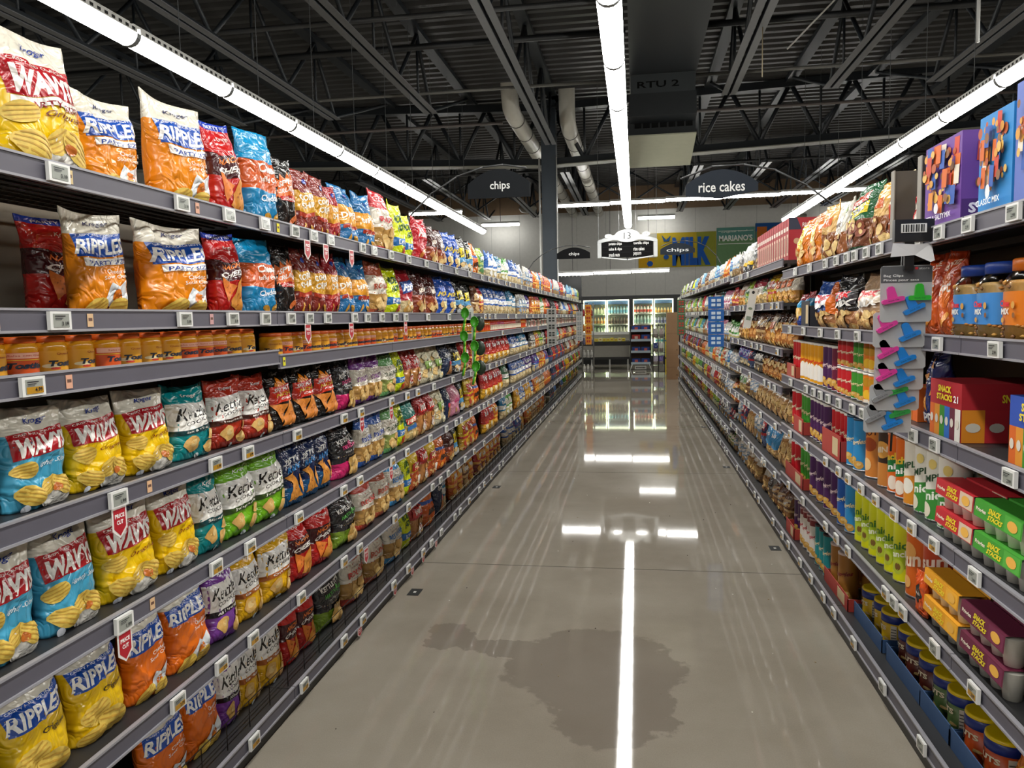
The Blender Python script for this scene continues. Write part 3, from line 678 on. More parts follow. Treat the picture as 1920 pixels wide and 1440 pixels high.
print_on(g, [T('RTU 2', .06, .94, .1, .9, '#0a0a0b', 0, .02)], lambda u, v, h: (.0 + u * .75, 12.897 - h + v * .0, EYE + 3.62 + v * .13), .5, .1, 1, ink='matte')
g.obj('lettering', t)
# beige flange plate face for the lettering
g = G(); g.box(-.06, .96, 12.9, 12.95, EYE + 3.553, EYE + 3.85, M('#3a3f42', 'paint')); g.box(-.08, .98, 12.9, 13.4, EYE + 3.2, EYE + 3.553, dm); g.obj('duct_collar', t)

# ================================================================ LIGHTS
def strip_proto():
    L = 1.36
    t = thing('linear_light'); lens = M('#fffdf6', 'plastic', LAMP); hous = M('#d8d8d4', 'paint'); ring = M('#6d6f70', 'paint')
    n = 8; r = .088; vs = []; fs = []
    for y in (.02, L - .02):
        for k in range(n + 1):
            a = pi + pi * k / n; vs.append((r * math.cos(a), y, r * math.sin(a) * .95))
    for k in range(n): fs.append((k, k + 1, n + 2 + k, n + 1 + k))
    g = G(); g.add(vs, fs, lens, True); g.obj('lens', t)
    g = G(); g.box(-.088, .088, .02, L - .02, .0, .045, hous)
    for k in range(17):
        for s in (-1, 1): g.box(s * .088 - .002, s * .088 + .002, .08 + k * .075, .115 + k * .075, .012, .034, M('#2b2b2b', 'matte'))
    g.box(-.03, .03, .02, L - .02, .045, .09, hous); g.obj('housing', t)
    for y in (.012, L - .012):
        g = G(); vs = []; fs = []
        for e, rr in ((-.012, .091), (.012, .091), (.012, .084), (-.012, .084)):
            vs += [(rr * math.cos(pi + pi * k / n), y + e, rr * .95 * math.sin(pi + pi * k / n)) for k in range(n + 1)]
        for j in range(4): fs += [(j * (n + 1) + k, j * (n + 1) + k + 1, ((j + 1) % 4) * (n + 1) + k + 1, ((j + 1) % 4) * (n + 1) + k) for k in range(n)]
        g.add(vs, fs, ring); g.obj('end_ring', t)
    g = G(); g.bar((0, .68, .09), (0, .68, 2.78), .004, M('#55585a', 'paint'), 4); g.obj('hanging_wire', t)
    return t
LP = strip_proto(); first = True
for x, rowname, n in ((-3.75, 'row over the left-hand shelf top', 17), (-.17, 'centre row above the floor', 17), (3.47, 'row over the right-hand shelf top', 17)):
    for k in range(n):
        y = 19.05 - (k + 1) * 1.36
        o = LP if first else copy_tree(LP); first = False
        o.location = (x, y, 3.78)
        tag(o, f'bright linear light in the {rowname}, {ordn(k + 1)} from the far end', 'light', 'aisle lights')
def wallrow(y, z, x0, x1, n, nm, wf=.8, e=WALLLAMP):
    for k in range(n):
        L = (x1 - x0) / n
        t = thing('wall_light', f'toothed white strip light, {nm}, {ordn(k + 1)} from its near-column end', 'light', (x0 + L * k, y, z + .013 * (x0 + L * k)), group='strip lights before the back wall')
        g = G(); g.box(.02, L - .02, -.05, .05, -.03, .04, M('#fffdf8', 'plastic', e)); g.obj('lens', t)
        g = G(); g.box(0, L, -.06, .06, .04, .1, M('#cfcfcb', 'paint'))
        for q in range(int(L / .12)): g.prism([(.03 + q * .12, -.045), (.09 + q * .12, -.045), (.06 + q * .12, -.085)], -.055, -.045, M('#dcdcd6', 'paint'))
        g.obj('housing', t)
        g = G(); g.bar((L * wf, 0, .1), (L * wf, 0, DECK + .035 - z), .006, steel, 4); g.obj('hanging_wire', t)
wallrow(22.8, 4.86, -2.3, 7.2, 6, 'upper row'); wallrow(22.8, 4.86, -6.75, -5.1, 1, 'short upper row behind the left shelf'); wallrow(24.6, 2.97, -2.5, 1.05, 3, 'lower row over the coolers', .45, 18.0)
for x0, x1, z, lb in ((.1, 1.5, 5.32, 'single box light over the milk banner'), (-6.0, -4.5, 5.28, 'single box light above the left shelf bags'), (7.2, 8.9, 5.2, 'single box light above the red rice cake boxes')):
    t = thing('box_light', 'white ' + lb, 'light', (x0, 30.3, z))
    g = G(); L = x1 - x0; g.box(.01, L - .01, -.1, .1, -.06, .03, M('#fffdf8', 'plastic', 12.0)); g.obj('lens', t)
    g = G(); g.box(0, L, -.13, .13, .03, .10, M('#b8b8b4', 'paint')); g.obj('housing', t)
    g = G(); g.bar((L / 2, 0, .1), (L / 2, 0, DECK + .035 - z), .01, steel, 4); g.obj('stem', t)
for x, z, lb in ((-3.9, 5.6, 'small round beige ceiling fixture left of the column'), (5.6, 4.9, 'small round beige ceiling fixture beyond the rice cakes sign')):
    t = thing('dome_fixture', lb, 'fixture', (x, 28.5, z))
    g = G(); g.lathe([(.02, .1), (.3, .1), (.34, .0), (.26, -.12), (.1, -.16)], M('#8f8a7e', 'plastic')); g.obj('body', t)
    g = G(); g.bar((0, 0, .1), (0, 0, DECK + .035 - z), .015, steel, 5); g.obj('stem', t)

# ================================================================ SHELVING
RAIL = M('#5b5964', 'paint'); LIP = M('#97969d', 'plastic'); SHF = M('#2b2b2d', 'paint'); BACK = M('#7b7468', 'matte'); PLN = M('#0e0e0f', 'paint'); WIRE = M('#26211d', 'metal')
XL, XR = -1.40, .985
def section(side, y0, y1, zs, base, depth, lb, wires=()):
    xf = XL if side < 0 else XR
    t = thing('shelf_unit', lb, 'shelving', (0, 0, 0), group='gondola shelving units')
    s = side
    def bx(g, a, b, y_0, y_1, z0, z1, m):
        x0, x1 = xf + s * a, xf + s * b
        g.box(min(x0, x1), max(x0, x1), y_0, y_1, z0, z1, m)
    g = G(); bx(g, depth + .02, depth + .05, y0, y1, .1, 2.16 if side < 0 else 2.1, BACK); g.obj('back_panel', t)
    g = G(); bx(g, .012, depth + .05, y0, y1, 0, base - .045, PLN); g.obj('kick_plate', t)
    for y in (y0 + .001, y1 - .025):
        g = G(); bx(g, depth - .01, depth + .02, y, y + .024, .1, 2.16 if side < 0 else 2.1, PLN); g.obj('upright', t)
    for i, z in enumerate([base] + zs):
        g = G()
        if i and (z in wires):
            for k in range(9): bx(g, .02 + k * depth / 9, .026 + k * depth / 9, y0 + .004, y1 - .004, z - .018, z - .012, WIRE)
            for k in range(int((y1 - y0) / .04)): bx(g, .012, depth, y0 + .02 + k * .04, y0 + .024 + k * .04, z - .012, z, WIRE)
            bx(g, .006, .016, y0 + .004, y1 - .004, z - .03, z, WIRE)
        else:
            bx(g, .008, depth + .015, y0 + .002, y1 - .002, z - .022, z, SHF)
            bx(g, .03, .05, y0 + .004, y1 - .004, z - .045, z - .022, SHF); bx(g, depth * .6, depth * .6 + .03, y0 + .004, y1 - .004, z - .045, z - .022, SHF)
        sh = g.obj('base_deck' if i == 0 else 'shelf', t)
        g = G(); bx(g, -.002, .006, y0 + .003, y1 - .003, z - .040, z + .006, RAIL)
        bx(g, -.006, .008, y0 + .003, y1 - .003, z + .006, z + .012, LIP); bx(g, -.008, .006, y0 + .003, y1 - .003, z - .046, z - .040, LIP)
        g.obj('price_rail', sh)
    return t
LB = .10
LZ = [.475, .815, 1.158, 1.468, 1.640, 1.998]       # shelf tops on the left, bottom up
ys = [-.02 + 1.44 * i for i in range(0, 15)]
for i in range(14):
    zs = list(LZ)
    if i < 2: zs[3] = 1.488
    section(-1, ys[i], ys[i + 1], zs, LB, .50, f'grey gondola unit of the left run, {ordn(i + 1)} from the near end', (zs[4], zs[5]) if i < 2 else ())
RNEAR = [.505, .845, 1.178, 1.512, 1.872]; RMID = [.470, .818, 1.088, 1.350, 1.670, 1.958]; RFAR = [.36, .645, .955, 1.28, 1.63, 1.99]
RS = []
for i in range(-1, 12):
    y0 = 1.08 + 1.4625 * i; y1 = y0 + 1.4625
    zs = RNEAR if y1 < 5.6 else RMID if y1 < 8.5 else RFAR
    RS.append((y0, y1, zs))
    section(1, y0, y1, zs, .115, .50, f'grey gondola unit of the right run, {ordn(i + 2)} from the near end')

# base wire fences on the left
for i in range(1, 12):
    y0, y1 = ys[i] + .02, ys[i + 1] - .02
    g = G()
    for z in (.05, .10): g.bar((0, 0, z), (0, y1 - y0, z), .0025, WIRE, 4)
    k = 0
    while k * .16 < y1 - y0: g.bar((0, k * .16, 0), (0, k * .16, .10), .002, WIRE, 4); k += 1
    tag(g.obj('wire_fence', None, (-1.435, y0, LB + .001)), f'low black wire fence along the bottom left deck, {ordn(i)} one from near', 'wire fence', 'wire fences')

# ================================================================ LEFT RUN PRODUCTS
RNG = random.Random(11)
for zl in ([LB] + LZ,):
    for a, b in zip(zl, zl[1:]): CLEARANCE[(-1, a)] = b - a - .052
for zl in ([.115] + RNEAR, [.115] + RMID, [.115] + RFAR):
    for a, b in zip(zl, zl[1:]): CLEARANCE[(1, a)] = min(b - a - .052, CLEARANCE.get((1, a), 9))
LEFT = {
 'top': (1.998, 'A', 'wavyP,1.59,1.93 ripP,1.93,2.19,.80 ripP,2.19,2.53 nachoP,2.53,2.77,1.02 puff,2.80,3.05,1.07 crunch,3.05,3.22 corn,3.22,3.42,.95 corn,3.42,3.59,.95 cornr,3.59,3.72,.93 dip,3.72,3.97 dip,3.97,4.26 rndr,4.27,4.60,1.18 neon,4.61,4.82,1.1 neon,4.82,5.00,.95 frit,5.00,5.36 bbq,5.38,5.66 bbq,5.66,5.88 pop,5.88,6.13 pop,6.13,6.37 smart,6.37,6.64 smart,6.64,6.90 orng,6.90,7.1'),
 'second': (1.640, 'B', 'nachoP,1.70,1.92,.9 ripP,1.86,2.05,.93 ripP,2.12,2.49,.84 nachoP,2.50,2.73,.88 puff,2.76,3.00,.9 crunch,3.02,3.18,.95 corn,3.19,3.35,.95 corn,3.35,3.52,.95 cornr,3.53,3.68,.98 dip,3.69,3.88 dip,3.88,4.12 rnd,4.13,4.41,1.04 neon,4.42,4.68 frit2,4.70,4.98 bbq,5.00,5.30 bbq,5.31,5.59 pop,5.60,5.89 pop,5.89,6.20 smart,6.22,6.51,.92 smart,6.51,6.8,.92'),
 'fourth': (1.158, 'D', 'wavyb,1.57,1.78,.93 wavyy,1.785,2.00,.97 wavyy,2.01,2.23,.97 kteal,2.24,2.46,.98 kred,2.465,2.68,.98 kred,2.69,2.90,.98 spicy,2.91,3.12,.93 spicy,3.13,3.35,.93 spicy,3.35,3.59,.93 kblack,3.60,3.82,.98 corn_p,3.83,4.04,.98 corn_p,4.05,4.26,.98 guac,4.27,4.53,.98 neon,4.55,4.71,.9 mixr,4.72,4.90,.95 mixr,4.90,5.09,.95 popw,5.10,5.37 popw,5.37,5.66 good,5.67,6.0,1.0 smart,6.05,6.32,.85 mixr,6.33,6.6,.9'),
 'fifth': (.815, 'E', 'wavyb,1.45,1.64,.98 wavyb,1.65,1.86 wavyy,1.87,2.12 wavyy,2.13,2.34 kteal,2.34,2.51 kgreen,2.51,2.74,1.02 kgreen,2.74,2.98,1.02 zesty,2.99,3.17,.95 zesty,3.17,3.33,.95 zesty,3.33,3.48,.95 kblack,3.49,3.85,1.08 rndb,3.86,4.06 rndb,4.06,4.27 guac,4.28,4.53 neon,4.54,4.68,.95 mixg,4.69,4.95,.95 mixr,4.97,5.18 mixr,5.19,5.40 popw,5.42,5.72,1.02 good,5.73,5.89 pink,5.91,6.26 smart,6.28,6.4'),
 'sixth': (.475, 'F', 'ripy,1.51,1.72,.97 ripy,1.725,1.94 ripo,1.95,2.14 ripo,2.15,2.38,1.02 kpurp,2.385,2.57 kyel,2.58,2.76 kyel,2.77,3.00 nacho,3.01,3.22 nacho,3.22,3.46,1.04 kgrn,3.47,3.80,1.06 rndr2,3.82,4.08 rnd,4.10,4.34 rest,4.35,4.64 neon,4.65,4.78,.9 mixy,4.79,4.98,.95 mixr,4.99,5.19,.95 mixy,5.21,5.43,.95 orng,5.44,5.75 bbq,5.76,6.0 smart,6.02,6.14'),
 'bottom': (.10, 'G', 'ripo,2.06,2.29,.93 ripo,2.29,2.50 kpurp,2.50,2.65,.97 kyel,2.65,2.80 kyel,2.81,3.00 nacho,3.01,3.16,.95 nacho,3.17,3.34,.95 kgrn,3.35,3.68 rndr2,3.69,4.02 rnd,4.03,4.39 rest,4.40,4.72 neon,4.73,4.91,.9 mixr,4.92,5.18,.9 orng,5.19,5.60 good,5.61,5.78 tostd,5.79,5.9'),
}
# what stands farther along each shelf: (from, to, designs)
ZONES = {
 'top': [(7.12, 7.62, 'g_lime'), (7.62, 9.2, 'tostb g_blue tostd g_green'), (9.2, 10.2, 'tostb g_white'), (10.2, 11.2, 'tostp g_white'), (11.2, 14, 'g_orange g_orange g_sky g_red'), (14, 16.6, 'g_navy g_red g_white'), (16.6, 18, 'g_blue g_sky'), (18, 20.2, 'g_cream g_sky g_lime g_green')],
 'second': [(6.88, 7.4, 'g_brown g_red'), (7.4, 9.6, 'tostb tostd tostd tostb'), (9.6, 10.8, 'tostp g_white'), (10.8, 13.4, 'g_orange g_red g_green'), (13.4, 15.2, 'g_black g_red'), (15.2, 17, 'g_blue g_white'), (17, 20.2, 'g_cream g_red g_navy g_yellow')],
 'fourth': [(6.64, 7.4, 'g_red'), (7.4, 9, 'tostr tostr'), (9, 10.6, 'tostb tostd'), (10.6, 12.6, 'g_yellow g_lime g_black'), (12.6, 15, 'g_teal g_red'), (15, 20.2, 'g_brown g_cream g_orange g_red')],
 'fifth': [(6.5, 7.2, 'orng g_yellow'), (7.2, 8.4, 'tostr tostr'), (8.4, 9, 'g_sky tostg'), (9, 11, 'tostb tostp tostb'), (11, 13, 'g_yellow g_orange g_purple'), (13, 16, 'g_red g_navy'), (16, 20.2, 'g_white g_red g_cream g_brown')],
 'sixth': [(6.26, 7.2, 'g_yellow orng'), (7.2, 8.2, 'g_orange tostr'), (8.2, 9.2, 'tostd g_green'), (9.2, 11, 'tostb tosty'), (11, 13.4, 'g_orange g_brown g_orange'), (13.4, 16, 'g_navy g_black g_red'), (16, 20.2, 'g_brown g_green g_red g_yellow')],
 'bottom': [(6.02, 7, 'g_brown g_orange'), (7, 8.6, 'g_orange g_red'), (8.6, 10.4, 'tosty tostb g_purple'), (10.4, 13, 'g_orange g_brown g_red'), (13, 16, 'g_navy g_blue g_black'), (16, 20.2, 'g_yellow g_brown g_green')],
}
TAGS = []      # (side, y, z, sale, text)
FAR = []       # (design, D0, D1, side, x, z)
LIMIT_L, LIMIT_R = 12.2, 10.4
def fill(zones, side, xc, z, rowname, limit, hmax=1.0):
    for a, b, ks in zones:
        ks = ks.split(); y = a; i = RNG.randrange(len(ks))
        while y < b - .12:
            k = ks[i % len(ks)]; i += 1
            w_ = DS[k]['W'] * RNG.uniform(.98, 1.12); run = RNG.choice((1, 2, 2, 3))
            TAGS.append((side, y + .08, z, RNG.random() < .5, '2.99'))
            for q in range(run):
                if y + w_ > b: break
                hs = RNG.uniform(.88, 1.0) * hmax
                if y < limit: place_bag(k, y, y + w_, side, xc, z, rowname, RNG, None, hs)
                else: FAR.append((k, y, y + w_, side, xc, z, hs))
                y += w_ + .010
            else: continue
            break
last = None
for row, (z, code, s) in LEFT.items():
    xc = -1.50 if row != 'bottom' else -1.545
    end = 0
    for tk in s.split():
        p = tk.split(','); hs = float(p[3]) if len(p) > 3 else 1.0
        k, a, b = p[0], float(p[1]), float(p[2]); yaw = None
        x = xc - (.02 if 'P' in k else 0)
        if (row, k, a) == ('second', 'nachoP', 1.70): x = -1.75
        if (row, k, a) == ('second', 'ripP', 1.86): x, yaw = -1.565, pi / 2 - .32
        if (row, k, a) == ('top', 'ripP', 1.93): x, yaw = -1.56, pi / 2 - .12
        f = (-x - .012) / (1.48 if row != 'bottom' else 1.53)
        if x == -1.56: a, b = 1.99 / f, 2.24 / f
        wf = .035 if 'P' in k and x == -1.52 else 0
        place_bag(k, a * f + wf, b * f - wf * .3, -1, x, z, row, RNG, None, hs, yaw)
        if k != last and a > 4.85: TAGS.append((-1, a + .06, z, False, '1.99'))
        last = k
    fill([(q[0] * 1.015, q[1], q[2]) for q in ZONES[row]], -1, xc, z, row, LIMIT_L, 1.0 if row != 'second' else .95)

# ---- queso jars on the third shelf
def jar_proto(kind):
    t = thing('queso_jar')
    body = M('#e09a1c', 'gloss')
    g = G(); r = .046
    prof = [(.038, 0), (.043, .003), (r, .010), (r, .066), (.045, .073), (.041, .079), (.041, .083)]
    g.lathe(prof, body, 24)
    lab, tx = (('#d8551f', '#262b3c'), ('#e3a02c', '#22201c'))[kind]
    vs = []; fs = []; n = 18
    for zz in (.008, .058):
        for k in range(n + 1):
            a = -pi / 2 + (k / n - .5) * 3.4; vs.append(((r + .0006) * math.cos(a), (r + .0006) * math.sin(a), zz))
    g.add(vs, [(k, k + 1, n + 2 + k, n + 1 + k) for k in range(n)], M(lab, 'plastic'), True)
    def surf(u, v, h):
        a = -pi / 2 + (u - .5) * 3.4; return ((r + .0006 + h) * math.cos(a), (r + .0006 + h) * math.sin(a), .008 + .05 * v)
    it = [T('Tostitos', .17, .86, .22, .52, '#1f2a3c', 0, .05, .05)]
    if kind == 0: it = [R(.02, .98, .72, .98, '#f3b9a0'), T('Salsa con Queso', .2, .8, .8, .9, '#c5442a', 0, .01), R(.0, 1, .62, .66, '#f0c63a')] + it
    else: it = [E(.22, .25, .14, '#f0ddb0'), E(.28, .12, .08, '#c8402c'), T('Queso Blanco', .3, .8, .78, .9, '#a8441c', 0, .01)] + it
    print_on(g, it, surf, .15, .06, .012, .0005, .0002, 'plastic')
    g.obj('jar_body', t)
    g = G(); g.lathe([(.042, .080), (.0438, .082), (.0438, .0935), (.040, .0955)], M('#e2641f', 'plastic'), 24); g.obj('lid', t)
    return t
JP = [jar_proto(0), jar_proto(1)]; used = [0, 0]
y = 1.50; k = 0; JN = [0, 0]
while y < 7.0:
    kind = (1, 0, 1, 1, 0, 1, 1, 1, 0, 0, 0, 1, 1, 1, 0)[k % 15]
    o = JP[kind] if not used[kind] else copy_tree(JP[kind]); used[kind] = 1
    o.location = (-1.475 - RNG.uniform(0, .01), y + .048, 1.489 if y < 2.84 else 1.469); o.rotation_euler = (0, 0, pi / 2 + RNG.uniform(-.7, .5))
    JN[kind] += 1
    tag(o, (f'queso jar with deep orange label and pink band, {ordn(JN[0])} such from the near end' if kind == 0 else f'queso jar with pale amber label, {ordn(JN[1])} such from the near end'), 'jar', 'queso jars on the third left shelf')
    y += .098
    if 2.73 < y < 2.9: y = 2.905
    k += 1
# farther on: salsa jars, then small packets
sj = {}
def small_jar(c, lid):
    t = thing('salsa_jar'); g = G(); g.lathe([(.036, 0), (.044, .008), (.044, .085), (.036, .1)], M(c, 'gloss'), 14)
    g.lathe([(.0446, .02), (.0446, .07)], M('#e8d8c0' if c != '#e08a1c' else '#d8481f', 'plastic'), 14, cap=False); g.obj('jar_body', t)
    g = G(); g.lathe([(.038, .1), (.04, .102), (.04, .118), (.036, .12)], M(lid, 'plastic'), 14); g.obj('lid', t); return t
PR = [('#c8352c', '#d8622a', 'red'), ('#e08a1c', '#e2641f', 'amber'), ('#b8305a', '#e0702a', 'raspberry pink'), ('#7a3a24', '#d0c8b8', 'brown')]
PJ = [small_jar(a, b) for a, b, _ in PR]; us = [0] * 4; y = 7.22; k = 0; cn = [0] * 4
while y < 10.2:
    q = (1, 0, 2, 0, 0, 3)[(k // 4) % 6]
    o = PJ[q] if not us[q] else copy_tree(PJ[q]); us[q] = 1; cn[q] += 1
    o.location = (-1.475, y, 1.469)
    tag(o, f'small {PR[q][2]} dip jar, {ordn(cn[q])} such beyond the queso jars', 'jar', 'dip jars on the third left shelf'); y += .104; k += 1
for q in range(4):
    if not us[q]:
        for ch in list(PJ[q].children): bpy.data.objects.remove(ch)
        bpy.data.objects.remove(PJ[q])
pk = {}
for i in range(70):
    y = 10.4 + i * .135
    c, nm = RNG.choice((('#e6e2da', 'white'), ('#cbbfa8', 'beige'), ('#c08a80', 'dull pink'), ('#6f7a58', 'olive'), ('#d9c9b8', 'cream')))
    g = G(); hh = RNG.uniform(.09, .118); g.box(-.06, .06, -.04, .04, 0, hh, M(c, 'card')); g.box(-.05, .05, -.0412, -.04, hh * .3, hh * .8, M('#8a4a3a' if i % 3 else '#3a4a3a', 'card'))
    o = g.obj('dip_mix_box', None, (-1.47, y, 1.469), pi / 2); pk[nm] = pk.get(nm, 0) + 1
    tag(o, f'small {nm} dip mix box on the third left shelf, {ordn(pk[nm])} {nm} one along', 'box', 'dip mix boxes')

# ================================================================ RIGHT RUN PRODUCTS
RZ = dict(zip(('bottom', 'fifth', 'fourth', 'third', 'second', 'top'), [.115] + RNEAR))
CN = {}
def note(o, look, row, side=1): NOTE.append((o, look, row, side)); return o
def canister(key, c, lidc, txt, tc, r, h, pic=None, dark=None, rim='#b9b9bb'):
    """tall tube: body (with printed label), metal rim, lid"""
    if key in CN: return copy_tree(CN[key])
    t = thing('snack_canister'); g = G()
    g.lathe([(r, .006), (r, h - .008)], M(c, 'plastic'), 22, cap=False)
    if dark: g.lathe([(r + .0004, h * .82), (r + .0004, h - .008)], M(dark, 'plastic'), 22, cap=False)
    def surf(u, v, hh):
        a = -pi / 2 + (u - .5) * 2.6; return ((r + hh) * math.cos(a), (r + hh) * math.sin(a), h * v)
    it = list(pic or [])
    if txt: it += [T(txt, .08, .94, .47, .60, tc, .10, .03, .1)]
    print_on(g, it, surf, r * 2.6, h, .018, .0008, .0003, 'plastic')
    g.obj('tube', t)
    g = G(); g.lathe([(r * .97, 0), (r + .0012, .001), (r + .0012, .007), (r * .98, .008)], M(rim, 'metal'), 22); g.obj('bottom_rim', t)
    g = G(); g.lathe([(r * .99, h - .010), (r + .0022, h - .009), (r + .0022, h), (r * .85, h + .0015)], M(lidc, 'plastic'), 22); g.obj('lid', t)
    CN[key] = t
    return t
chips3 = chip_round(.35, .2, .22, .3, '#e3b04c', .4) + chip_round(.65, .12, .22, .8, '#dca548', .4)
def put(o, x, y, z, rot, look, row, cat='canister', rnd=.25):
    o.location = (x, y, z + .0009); o.rotation_euler = (0, 0, -pi / 2 + (.55 if cat == 'canister' else 0) + RNG.uniform(-rnd, rnd)); o['category'] = cat
    return note(o, look, row)
KIND = {
 'red': ('#c3202a', '#e9e4dc', 'Pringles', '#f6e9c8', 'red stacked-chip canister'), 'grn': ('#3f8f2f', '#e9e4dc', 'Pringles', '#f7e6b0', 'green stacked-chip canister'),
 'purp': ('#4b2358', '#e9e4dc', 'Pringles', '#f3d9dc', 'purple stacked-chip canister'), 'mar': ('#6c1e3c', '#e9e4dc', 'Pringles', '#f3d9dc', 'maroon stacked-chip canister'),
 'yel': ('#e8a21c', '#e9e4dc', 'Pringles', '#d9302a', 'amber stacked-chip canister with white front'), 'blue': ('#2f8cc8', '#22405c', 'Pringles', '#f2e2b8', 'sky blue stacked-chip canister'),
 'dblue': ('#1d5cb0', '#1c2c48', 'Pringles', '#f2e2b8', 'royal blue stacked-chip canister'), 'teal': ('#118a92', '#3a2a30', 'Pringles', '#f2e2b8', 'teal stacked-chip canister'),
 'white': ('#e4ddd6', '#c9a0a0', 'Pringles', '#b8283a', 'white and red stacked-chip canister'), 'brn': ('#a06c2c', '#d9c8c4', 'Pringles', '#7a1d20', 'mustard brown stacked-chip canister'),
}
def cans(kind, D0, D1, row, pitch=.086, r=.0385, h=.24, x=1.078, z=None, tiers=1):
    c, l, tx, tc, look = KIND[kind]
    n = max(1, int((D1 - D0) / pitch + .3))
    pic = chips3 if kind != 'yel' else [P([(.2, .1), (.8, .1), (.78, .42), (.5, .5), (.22, .42)], '#efece6')]
    for tr in range(tiers):
        for i in range(n):
            o = canister((kind, h), c, l, tx, tc, r, h, pic, '#7a1f26' if kind == 'white' else None)
            put(o, x + RNG.uniform(-.004, .004), D0 + (D1 - D0) * (i + .5) / n, (RZ[row] if z is None else z) + tr * (h + .002), 0, look + (' on the upper tier' if tr else ''), row)
            if tiers == 1:
                o = canister((kind, h), c, l, tx, tc, r, h)
                put(o, x + 2 * r + .014, D0 + (D1 - D0) * (i + .5) / n, RZ[row], 0, 'rear ' + look, row)
def tray(D0, D1, row, h, c, look, x0=1.015, dep=.2, z=None):
    t = thing('display_tray', None, 'tray', (0, 0, 0)); z = RZ[row] if z is None else z
    m = M(c, 'card'); g = G(); g.box(x0, x0 + .004, D0, D1, z + .001, z + h, m); g.box(x0, x0 + dep, D0, D0 + .004, z + .001, z + h * .8, m); g.box(x0, x0 + dep, D1 - .004, D1, z + .001, z + h * .8, m); g.obj('tray_wall', t)
    if c[1] != '3':
        g = G(); g.box(x0 - .001, x0, D0 + (D1 - D0) * .12, D0 + (D1 - D0) * .4, z + h * .15, z + h * .85, M('#c9b48c', 'card')); g.obj('barcode_panel', t)
    note(t, look, row)
# fourth... rows of tubes
S3 = .142
cans('red', 4.0, 4.262, 'third', r=.0385, h=S3, tiers=2, pitch=.088); cans('grn', 3.81, 3.985, 'third', h=S3, tiers=2, pitch=.088)
def small_orange():
    for tr in range(2):
        for i in range(3):
            o = canister(('so', 1), '#de7a1e', '#e9e4dc', '', '#ffffff', .0385, S3, [E(.5, .7, .3, '#b8861e', .5), E(.5, .3, .26, '#f0c032', .6), R(.3, .7, .05, .14, '#efe6d2')])
            put(o, 1.078, 3.585 + i * .087, RZ['third'] + tr * (S3 + .002), 0, 'orange honey snack tub' + (' on the upper tier' if tr else ''), 'third')
small_orange()
cans('mar', 4.27, 4.37, 'third'); cans('purp', 4.38, 4.61, 'third'); cans('yel', 4.62, 5.17, 'third'); cans('red', 5.19, 5.447, 'third', x=1.085)
tray(5.185, 5.455, 'third', .09, '#a84a3c', 'dusty red display tray around red canisters')
cans('red', 4.06, 4.42, 'fourth', x=1.09); tray(4.05, 4.43, 'fourth', .13, '#a8392f', 'dusty red display tray with tan barcode panel')
cans('purp', 4.46, 4.90, 'fourth', x=1.08); cans('grn', 4.95, 5.20, 'fourth', x=1.09); tray(4.93, 5.21, 'fourth', .10, '#a8392f', 'dusty red display tray under green canisters'); cans('red', 5.22, 5.44, 'fourth')
cans('blue', 3.79, 4.04, 'fourth', pitch=.12, r=.048, h=.25)
def tube(key, c, lid, look, row, D, r, h, pic, x=1.09):
    put(canister(key, c, lid, '', '#ffffff', r, h, pic), x + 2 * r + .012, D, RZ[row], 0, 'rear ' + look, row, rnd=.2)
    put(canister(key, c, lid, '', '#ffffff', r, h, pic), x, D, RZ[row], 0, look, row, rnd=.2)
for D in (3.69,): tube('obr', '#d9863a', '#c9c4bc', 'orange brown snack tube with cinnamon picture', 'fourth', D, .052, .25, [E(.5, .62, .26, '#a84a22', .5), T('HOT', .2, .8, .78, .88, '#5a2a1a', .1, .03), E(.4, .25, .2, '#f0c890', .6)])
for D in (3.505,): tube('dbr', '#3a2a22', '#c9c4bc', 'dark brown snack tube with tan base', 'fourth', D, .052, .25, [R(0, 1, .0, .42, '#c9823c'), E(.5, .65, .3, '#d9a04c', .5), T('MINI', .2, .8, .6, .7, '#f0e2c8', .1, .03)])
for D in (3.29, 3.392): tube('gro', '#df6a20', '#d07030', 'orange tube with green nacho band', 'fourth', D, .047, .25, [R(0, 1, .36, .62, '#1f7a3e', .1), T('nacho', .08, .92, .56, .68, '#f2c93a', .1, .04), T('nio', .3, .9, .4, .5, '#ffffff', .1, .03), E(.5, .18, .2, '#f4e8d8', .6)])
tube('simo', '#e8e2d4', '#d9d4c8', 'white tube with orange lower half', 'fourth', 3.175, .052, .26, [R(0, 1, 0, .45, '#e0902c', .1), T('SIMPLY', .05, .95, .56, .66, '#2f5a3a', .15, .02), E(.5, .3, .2, '#f3efe4', .6)])
for D in (2.83, 2.945, 3.06): tube('simg', '#e9e6dc', '#d9d4c8', 'white tube with green lower half', 'fourth', D, .052, .26, [R(0, 1, 0, .45, '#3f8f3c', .1), T('SIMPLY', .05, .95, .56, .66, '#234a2e', .15, .02), T('nio', .3, .8, .3, .42, '#f2f4ec', .1, .03), E(.5, .8, .12, '#e8cf7a', .6), E(.3, .15, .18, '#e6dfc8', .6)])
cans('red', 5.22, 5.44, 'fifth'); cans('grn', 4.92, 5.18, 'fifth', x=1.09); tray(4.90, 5.45, 'fifth', .09, '#a8392f', 'long dusty red display tray below green and red canisters', x0=1.012)
cans('purp', 4.22, 4.86, 'fifth', pitch=.15, r=.046, h=.25); cans('blue', 3.92, 4.05, 'fifth', pitch=.12, r=.048, h=.25); cans('dblue', 4.06, 4.2, 'fifth', pitch=.12, r=.048, h=.25)
